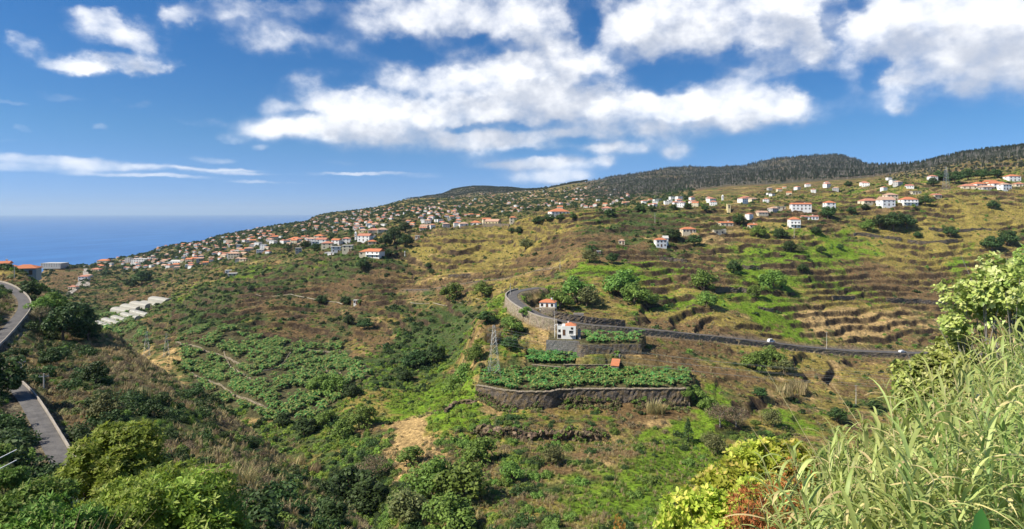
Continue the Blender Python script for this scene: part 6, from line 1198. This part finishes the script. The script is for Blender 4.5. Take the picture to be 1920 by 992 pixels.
# ------------------------------------------------------------------ vehicles
M_CAR = mat('white_car_paint', lambda t: pbsdf(t, (0.75, 0.76, 0.77), .25, None, .5)); M_TYRE = mat('tyre_rubber', lambda t: pbsdf(t, (0.02, 0.02, 0.02), .8)); M_CARG = mat('car_glass', lambda t: pbsdf(t, (0.02, 0.03, 0.035), .08, None, .6)); M_LAMP = mat('lamp_glass', lambda t: pbsdf(t, (0.6, 0.6, 0.55), .2))
def car(px, D, label, van=False):
    L = [p for p in ROAD_C if p.y > 300]; i = min(range(len(L)), key=lambda k: abs(CX+F*L[k].x/L[k].y - px)); p = L[i]; q = L[i+1]; rz = math.atan2(q.y-p.y, q.x-p.x); r = empty('parked_car' if not van else 'delivery_van', (p.x, p.y - .9, p.z + CAMZ + .08), rz); tag(r, label, 'car' if not van else 'van')
    hr = 1.45 if not van else 1.95; prof = [(-2.05,.35),(-2.1,.75),(-1.95,.98),(-1.55,hr-.06),(-.6,hr),(.45,hr-.03),(1.15,.98),(1.95,.85),(2.1,.6),(2.1,.35)]; n = len(prof); mb = MB()
    V = [(x, -.82 if z < 1.0 else -.66, z) for x, z in prof] + [(x, .82 if z < 1.0 else .66, z) for x, z in prof]; mb.add(V, [(i, (i+1)%n, n+(i+1)%n, n+i) for i in range(n)] + [tuple(range(n))[::-1], tuple(range(n, 2*n))]); mb.build('body', M_CAR, r)
    for s in (-1, 1):
        g_ = MB(); y0, y1 = (s*.80, s*.70) if True else (0, 0); g_.add([(-1.5,y0,1.0),(.95,y0,1.0),(.45,y1,hr-.12),(-1.3,y1,hr-.12),(-1.5,y0+s*.02,1.0),(.95,y0+s*.02,1.0),(.45,y1+s*.02,hr-.12),(-1.3,y1+s*.02,hr-.12)], [(0,1,2,3),(4,5,6,7),(0,4,7,3),(1,5,6,2),(3,2,6,7),(0,1,5,4)]); g_.build('side_window', M_CARG, r)
        h_ = MB(); h_.box(2.06, 2.13, s*.62-.13, s*.62+.13, .62, .76); h_.build('headlight', M_LAMP, r)
        for x in (-1.3, 1.3): w_ = MB(); w_.tube((x, s*.68, .33), (x, s*.86, .33), .33, n=12); w_.build('wheel', M_TYRE, r)
car(1690, 360, 'small white car on the road at far right'); car(1446, 330, 'white van on the road above the large spreading tree', True)
# ------------------------------------------------------------------ foreground
def leafshape(V, Fq, T, c, a, b, nrm, L, W, tint):
    """a folded leaf: six corners, two halves meeting at the midrib"""
    k = len(V); a = unit(a); b = unit(b); V += [c, c + a*L*.35 + b*W*.5 + nrm*W*.12, c + a*L*.75 + b*W*.36 + nrm*W*.06, c + a*L, c + a*L*.75 - b*W*.36 + nrm*W*.06, c + a*L*.35 - b*W*.5 + nrm*W*.12]; Fq += [(k, k+1, k+2, k+3), (k, k+3, k+4, k+5)]; T += [tint]*6
def leafy_bush(name, m, seed, clusters, R, H, lift, L, W, per=9, clumps=16, stems=14, sm=None, droop=.25):
    """sprigs of folded leaves round twig ends, on stems that rise from the ground"""
    g = rnd(seed); p, nr, cc, cr = crown_pts(g, clusters, R, H, clumps, .45); p[:, 2] = np.maximum(p[:, 2] + lift, .05)
    V, Fq, T = [], [], []
    for i in range(clusters):
        ax = unit(nr[i] + np.array([0, 0, .5])); u = unit(np.cross(ax, g.normal(size=3))); w = np.cross(ax, u); tn = g.random(3)
        for k in range(per):
            an = k*2.4 + g.uniform(-.3, .3); el = g.uniform(.1, .9); d = unit(np.cos(an)*u + np.sin(an)*w + ax*el); d[2] -= droop*g.random(); s_ = np.cross(d, ax); n_ = unit(np.cross(s_, d)); sc = g.uniform(.65, 1.2)
            leafshape(V, Fq, T, p[i] + d*.02, d, s_, n_, L*sc, W*sc, np.clip(tn + g.normal(size=3)*.15, 0, 1))
    cm = mesh_np(name + '_leaves', np.array(V), np.array(Fq), [m], False, np.array(T)); mb = MB(); gg = random.Random(seed)
    for i in range(stems):
        b = cc[i % len(cc)] + np.array([0, 0, lift]); a = (gg.uniform(-.2,.2)*R, gg.uniform(-.2,.2)*R, -.6); mid = tuple(np.array(a)*.5 + b*.5 + np.array([gg.uniform(-.15,.15)*R, gg.uniform(-.15,.15)*R, 0])); mb.tube(a, mid, .035*R+.01, .02*R+.006, 5, cap=False); mb.tube(mid, tuple(b), .02*R+.006, .006, 5, cap=False)
        for j in range(3): e = b + np.array([gg.uniform(-.4,.4)*R, gg.uniform(-.4,.4)*R, gg.uniform(-.1,.5)*H*.6]); mb.tube(tuple(b*.6+np.array(mid)*.4), tuple(e), .012, .004, 4, cap=False)
    return plant(name, 'tree', [('leaves', cm), ('stems', mb.mesh(name + '_stems', sm or M_BARK, smooth=True))])
def put_by_top(k, px, py_top, D, hmodel, label, cat, rz=0.0, wide=1.0, group=None):
    x = (px-CX)/F*D; zt = (Y0-py_top)/F*D; zg = float(hgt(x, D)[0]); s = max(.3, (zt - zg)/hmodel); return k.put((x, D, zg + CAMZ), rz, (s*wide, s*wide, s), label, group, cat)
M_BRIGHT2 = foliage_mat('fresh_green_leaves', (0.08,0.15,0.025), (0.19,0.29,0.05), (0.30,0.34,0.10), 0.3)
FT1 = leafy_bush('broadleaf_tree', M_BRIGHT, 301, 3600, 2.0, 1.9, 2.6, .18, .06, 8, 26, 20); FT2 = leafy_bush('broadleaf_bush', M_BRIGHT, 302, 3000, 1.9, 1.4, 1.4, .17, .055, 8, 24, 18); FT3 = leafy_bush('broadleaf_bush', M_BRIGHT2, 303, 2400, 1.9, 1.3, 1.2, .17, .06, 8, 22, 16)
put_by_top(FT1, 222, 800, 34, 4.6, 'bright green leafy tree covering the end of the lower left road', 'tree', .4, 1.15)
put_by_top(FT2, 355, 895, 25, 2.9, 'bright green bush, right of the leafy tree along the bottom edge', 'bush', 1.0, 1.0)
put_by_top(FT2, 250, 905, 24, 2.9, 'bright green bush at the bottom edge under the leafy tree', 'bush', 2.2, .85)
put_by_top(FT3, 55, 905, 25, 2.6, 'mid green bush at the bottom left beside the road end', 'bush', .6, .8)
put_by_top(FT3, 120, 925, 22, 2.6, 'mid green bush low at the bottom left corner, right of another', 'bush', 2.6, .7)
put_by_top(FT2, 300, 880, 29, 2.9, 'bright green bush filling the gap right behind the leafy tree', 'bush', 4.0, .8); put_by_top(FT3, 420, 960, 27, 2.6, 'darker green bush at the bottom edge, far right of the bright bushes', 'bush', 1.6, .8)
put_by_top(FT3, -15, 830, 46, 2.6, 'green garden bush on the bank left of the lower road', 'bush', 5.0, .9); put_by_top(FT3, 18, 870, 38, 2.6, 'green creeping bush hanging over the bank of the lower road', 'bush', 3.0, .8)
# dry stalks at the bottom left
DS = plant('dry_grass_clump', 'grass', [('b', blades_mesh('dry_grass_clump', M_STRAW, 305, 240, 1.6, .55, .018, .7, 5))]); GS = plant('green_grass_clump', 'grass', [('b', blades_mesh('green_grass_clump', M_GRASS, 306, 260, 1.3, .55, .022, .9, 5))])
for i, (px, pt, D, lab) in enumerate([(95,968,13,'pale dry grass stalks at the bottom left, left tuft'),(140,955,14,'pale dry grass stalks at the bottom left, right tuft'),(400,985,14,'thin dry stalks at the bottom edge among green bushes'),(180,985,12,'short dry tuft beneath the leafy tree')]): put_by_top(DS, px, pt, D, 1.8, lab, 'grass', i*1.0, .8)
for i, (px, pt, D, lab) in enumerate([(15,950,10,'green blades of grass in the bottom left corner'),(50,970,9,'second clump of green blades at the bottom left'),(-20,925,10,'green blades cut by the left edge')]): put_by_top(GS, px, pt, D, 1.9, lab, 'grass', i*1.3, .9)
# corner of a white frame at the left edge
r = empty('garden_railing', (w3(-74, 905, 21).x, 21, w3(0, 905, 21).z + CAMZ), -.3); tag(r, 'corner of a white metal frame showing at the left edge above the bushes', 'frame'); mb = MB()
for z in (0, .38): mb.tube((-1.2, 0, z), (.45, 0, z), .016, n=5); mb.tube((.45, 0, z), (.45, 1.5, z+.25), .016, n=5)
for x in (-.9, -.45, 0, .45): mb.tube((x, 0, -1.5), (x, 0, .38), .022, n=5)
mb.build('rails', M_WFRAME, r); mb = MB(); mb.add([(-1.2,.02,-.02),(.43,.02,-.02),(.43,.02,.36),(-1.2,.02,.36),(-1.2,.03,-.02),(.43,.03,-.02),(.43,.03,.36),(-1.2,.03,.36)], [(0,1,2,3),(4,5,6,7),(0,1,5,4),(3,2,6,7),(0,3,7,4),(1,2,6,5)]); mb.build('panel', M_FLAT, r)
# giant reeds on the slope at the right
def cane(seed, dry=0.0):
    g = rnd(seed); h = g.uniform(2.9, 3.5); lean = g.uniform(-.35, .35, 2); mb = MB(); n = 6; pt = lambda t: np.array([lean[0]*t*t*h*.5, lean[1]*t*t*h*.5, h*t])
    for i in range(n): mb.tube(tuple(pt(i/n)) if i else (0, 0, -1.6), tuple(pt((i+1)/n)), .013*(1-.75*i/n), .013*(1-.75*(i+1)/n), 5, cap=False)
    V, Fq, T = [], [], []; nl = 36
    for k in range(nl):
        t = .12 + .86*k/nl; c = pt(t); az_ = k*math.pi + g.normal()*.5 + seed; o = np.array([math.cos(az_), math.sin(az_), 0.0]); s = np.array([-o[1], o[0], 0.0]); L = g.uniform(.34, .60)*(1 - .35*abs(t-.6)); up = g.uniform(.85, 1.4); dr = g.uniform(.2, 1.15); w = g.uniform(.013, .022)
        dead = 1.0 if (t < .45 and g.random() < .75) or g.random() < dry else 0.0; tc = np.array([g.random(), .95 if dead else g.random()*.6, g.random()]); segs = 6; b0 = len(V)
        if dead: up *= .3; dr *= 1.4
        for i in range(segs+1):
            u = i/segs; ang = up - dr*1.9*u*u; c2 = c if i == 0 else c2 + (o*math.cos(ang) + np.array([0,0,1])*math.sin(ang))*L/segs; ww = w*(math.sin(math.pi*min(.97, .22 + .78*u)))**.8; V += [c2 - s*ww + np.array([0,0,.3*ww]), c2, c2 + s*ww + np.array([0,0,.3*ww])]; T += [tc]*3
        for i in range(segs): q = b0 + 3*i; Fq += [(q, q+1, q+4, q+3), (q+1, q+2, q+5, q+4)]
    return mb.mesh('cane', M_CANE), mesh_np('reed_leaves', np.array(V), np.array(Fq), [M_REED], False, np.array(T)), h
REEDS = []
for s_ in range(9):
    a, b, h = cane(400+s_, .08 + .07*(s_ % 3)); r = empty('giant_reed', (0, 0, 0)); link('stem', a, r); link('leaves', b, r); REEDS.append((Kind(r), h))
gr = rnd(55); placed = 0
TOPS = [(1390,1010),(1440,960),(1500,880),(1560,835),(1600,805),(1650,775),(1700,735),(1740,705),(1790,668),(1830,650),(1870,630),(1920,600),(2000,575)]
tx = [a for a, _ in TOPS]; ty = [b for _, b in TOPS]
def reed_at(px, D, row, side):
    global placed
    k, h = REEDS[int(gr.integers(0, len(REEDS)))]; x = (px-CX)/F*D; zg = float(hgt(x, D)[0]); zt = (Y0-row)/F*D; s = (zt - zg)/h
    if s < .45: return False
    s = min(s, 1.35); where = 'front' if D < 7.5 else 'back'
    k.put((x, D, zt - s*h + CAMZ), gr.uniform(0, 6.28), float(s), f'tall grey green giant reed in the {where} rows of the stand at the right', f'giant reeds in the {where} rows at the right', 'reed'); placed += 1; return True
tries = 0
while placed < 298 and tries < 4000:
    tries += 1; D = float(gr.uniform(4.6, 12.5)); px = float(gr.uniform(1400, 2010)); edge = float(np.interp(px, tx, ty))
    dep = (12.5 - D)/8; row = edge + dep*gr.uniform(.1, 1.0)*300*(px-1300)/600 + gr.uniform(-12, 40)
    if D < 8 and px < 1500: continue
    reed_at(px, D, row, 0)
print('reeds', placed)
rp, rs_, rz_ = [], [], []
for q in range(420):
    D = float(gr.uniform(4.0, 12.5)); px = float(gr.uniform(1430, 2020)); edge = float(np.interp(px, tx, ty)); x = (px-CX)/F*D; zt = (Y0-(edge + 30 + gr.uniform(0, 1)*(992-edge)*.9))/F*D; s = gr.uniform(.55, .9); zg = float(hgt(x, D)[0]); rp.append((x, D, min(max(zt - s*3.2, zg-.3), zg+.7) + CAMZ)); rs_.append(s); rz_.append(gr.uniform(0, 6.28))
stuff('reed_undergrowth', REEDS[0][0].root.children[1] if REEDS[0][0].root.children[1].name.startswith('leaves') else REEDS[0][0].root.children[0], rp[:140], np.array(rs_[:140]), np.array(rz_[:140]), 'lower reed leaves filling the stand at the right')
for j in (3, 6): stuff('reed_undergrowth', [c for c in REEDS[j][0].root.children if c.name.startswith('leaves')][0], rp[140*(j//3):140*(j//3)+140], np.array(rs_[140*(j//3):140*(j//3)+140]), np.array(rz_[140*(j//3):140*(j//3)+140]), 'lower reed leaves filling the stand at the right')
# fig like trees with broad pale leaves
FG = leafy_bush('fig_tree', M_FIG, 311, 1500, 1.25, 1.15, 5.6, .10, .068, 7, 22, 16, M_GREY, .5)
FG2 = leafy_bush('fig_bush', M_FIG, 312, 700, .72, .75, 4.4, .095, .065, 7, 14, 12, M_GREY, .5)
put_by_top(FG, 1885, 462, 12.5, 6.9, 'large fig tree with broad yellow green leaves at the right edge above the reeds', 'tree', .3, .85)
put_by_top(FG, 1975, 440, 13.5, 6.9, 'fig tree with pale leaves cut by the right edge', 'tree', 2.0, .85)
put_by_top(FG2, 1762, 608, 13.2, 5.3, 'smaller broad leaved bush below and left of the large fig tree', 'bush', 1.2, .95)
put_by_top(FG2, 1728, 668, 12.8, 5.3, 'low broad leaved bush at the top left rim of the reeds', 'bush', 3.0, .8)
# yellow green bushes and rust red weeds left of the reeds
YB = leafy_bush('yellow_green_bush', M_YEL, 321, 620, 1.0, .95, 3.0, .105, .062, 8, 15, 16, M_BARK, .3); RB = leafy_bush('rust_weed', M_RED, 322, 520, .7, .6, 2.0, .05, .016, 12, 10, 18, M_BARK, .1)
put_by_top(YB, 1430, 790, 12.5, 4.1, 'yellow green bush, upper one left of the reeds', 'bush', .4, .85); put_by_top(YB, 1368, 832, 11.8, 4.1, 'yellow green bush, left shoulder of the clump beside the reeds', 'bush', 1.9, .85)
put_by_top(YB, 1480, 800, 12.2, 4.1, 'yellow green bush touching the first reeds', 'bush', 3.2, .75); put_by_top(YB, 1330, 885, 10.5, 4.1, 'yellow green bush low in front of the clump beside the reeds', 'bush', 4.1, .85)
put_by_top(YB, 1262, 915, 9.0, 4.1, 'small yellow sprig bush at the bottom edge, leftmost of its kind', 'bush', 5.1, .45); put_by_top(YB, 1420, 870, 10.2, 4.1, 'yellow green bush in the middle of the clump beside the reeds', 'bush', 2.5, .85)
put_by_top(RB, 1395, 905, 8.6, 2.7, 'rust red weed, left one in front of the yellow green bushes', 'weed', 0, .8); put_by_top(RB, 1465, 865, 9.2, 2.7, 'rust red weed, right one beside the first reeds', 'weed', 1, .8); put_by_top(RB, 1480, 940, 8.0, 2.7, 'rust red weed at the bottom edge beside the reeds', 'weed', 2, .7)
put_by_top(RB, 1160, 975, 9.5, 2.7, 'small reddish sprig at the bottom edge left of the bushes', 'weed', 3, .35)
put_by_top(YB, 1330, 960, 8.0, 4.1, 'yellow green bush at the very bottom edge beside the rust weeds', 'bush', 0.3, .85)
# broad deep green leaves under the reeds
DL = leafy_bush('broad_leaf_plant', M_DEEP, 331, 18, .35, .35, .5, .15, .14, 4, 6, 8, M_BARK, .3)
put_by_top(DL, 1835, 955, 3.6, .95, 'deep green broad leaved plant under the reeds at the bottom right', 'plant', .5, .42)
# bare stalk leaning out of the reeds
for q, (a1, b1, c1, d1) in enumerate([(1560,900,1435,690),(1640,840,1560,720),(1500,930,1408,800)]):
    mb = MB(); mb.tube(w3(a1, b1, 9) + Vector((0,0,CAMZ)), w3(c1, d1, 9.6) + Vector((0,0,CAMZ)), .006, .002, 5); o = mb.build('dry_stalk', M_CANE); tag(o, ['long pale stalk leaning left out of the reeds', 'short pale stalk above the reed tops', 'pale stalk between the bushes and the reeds'][q], 'stalk')
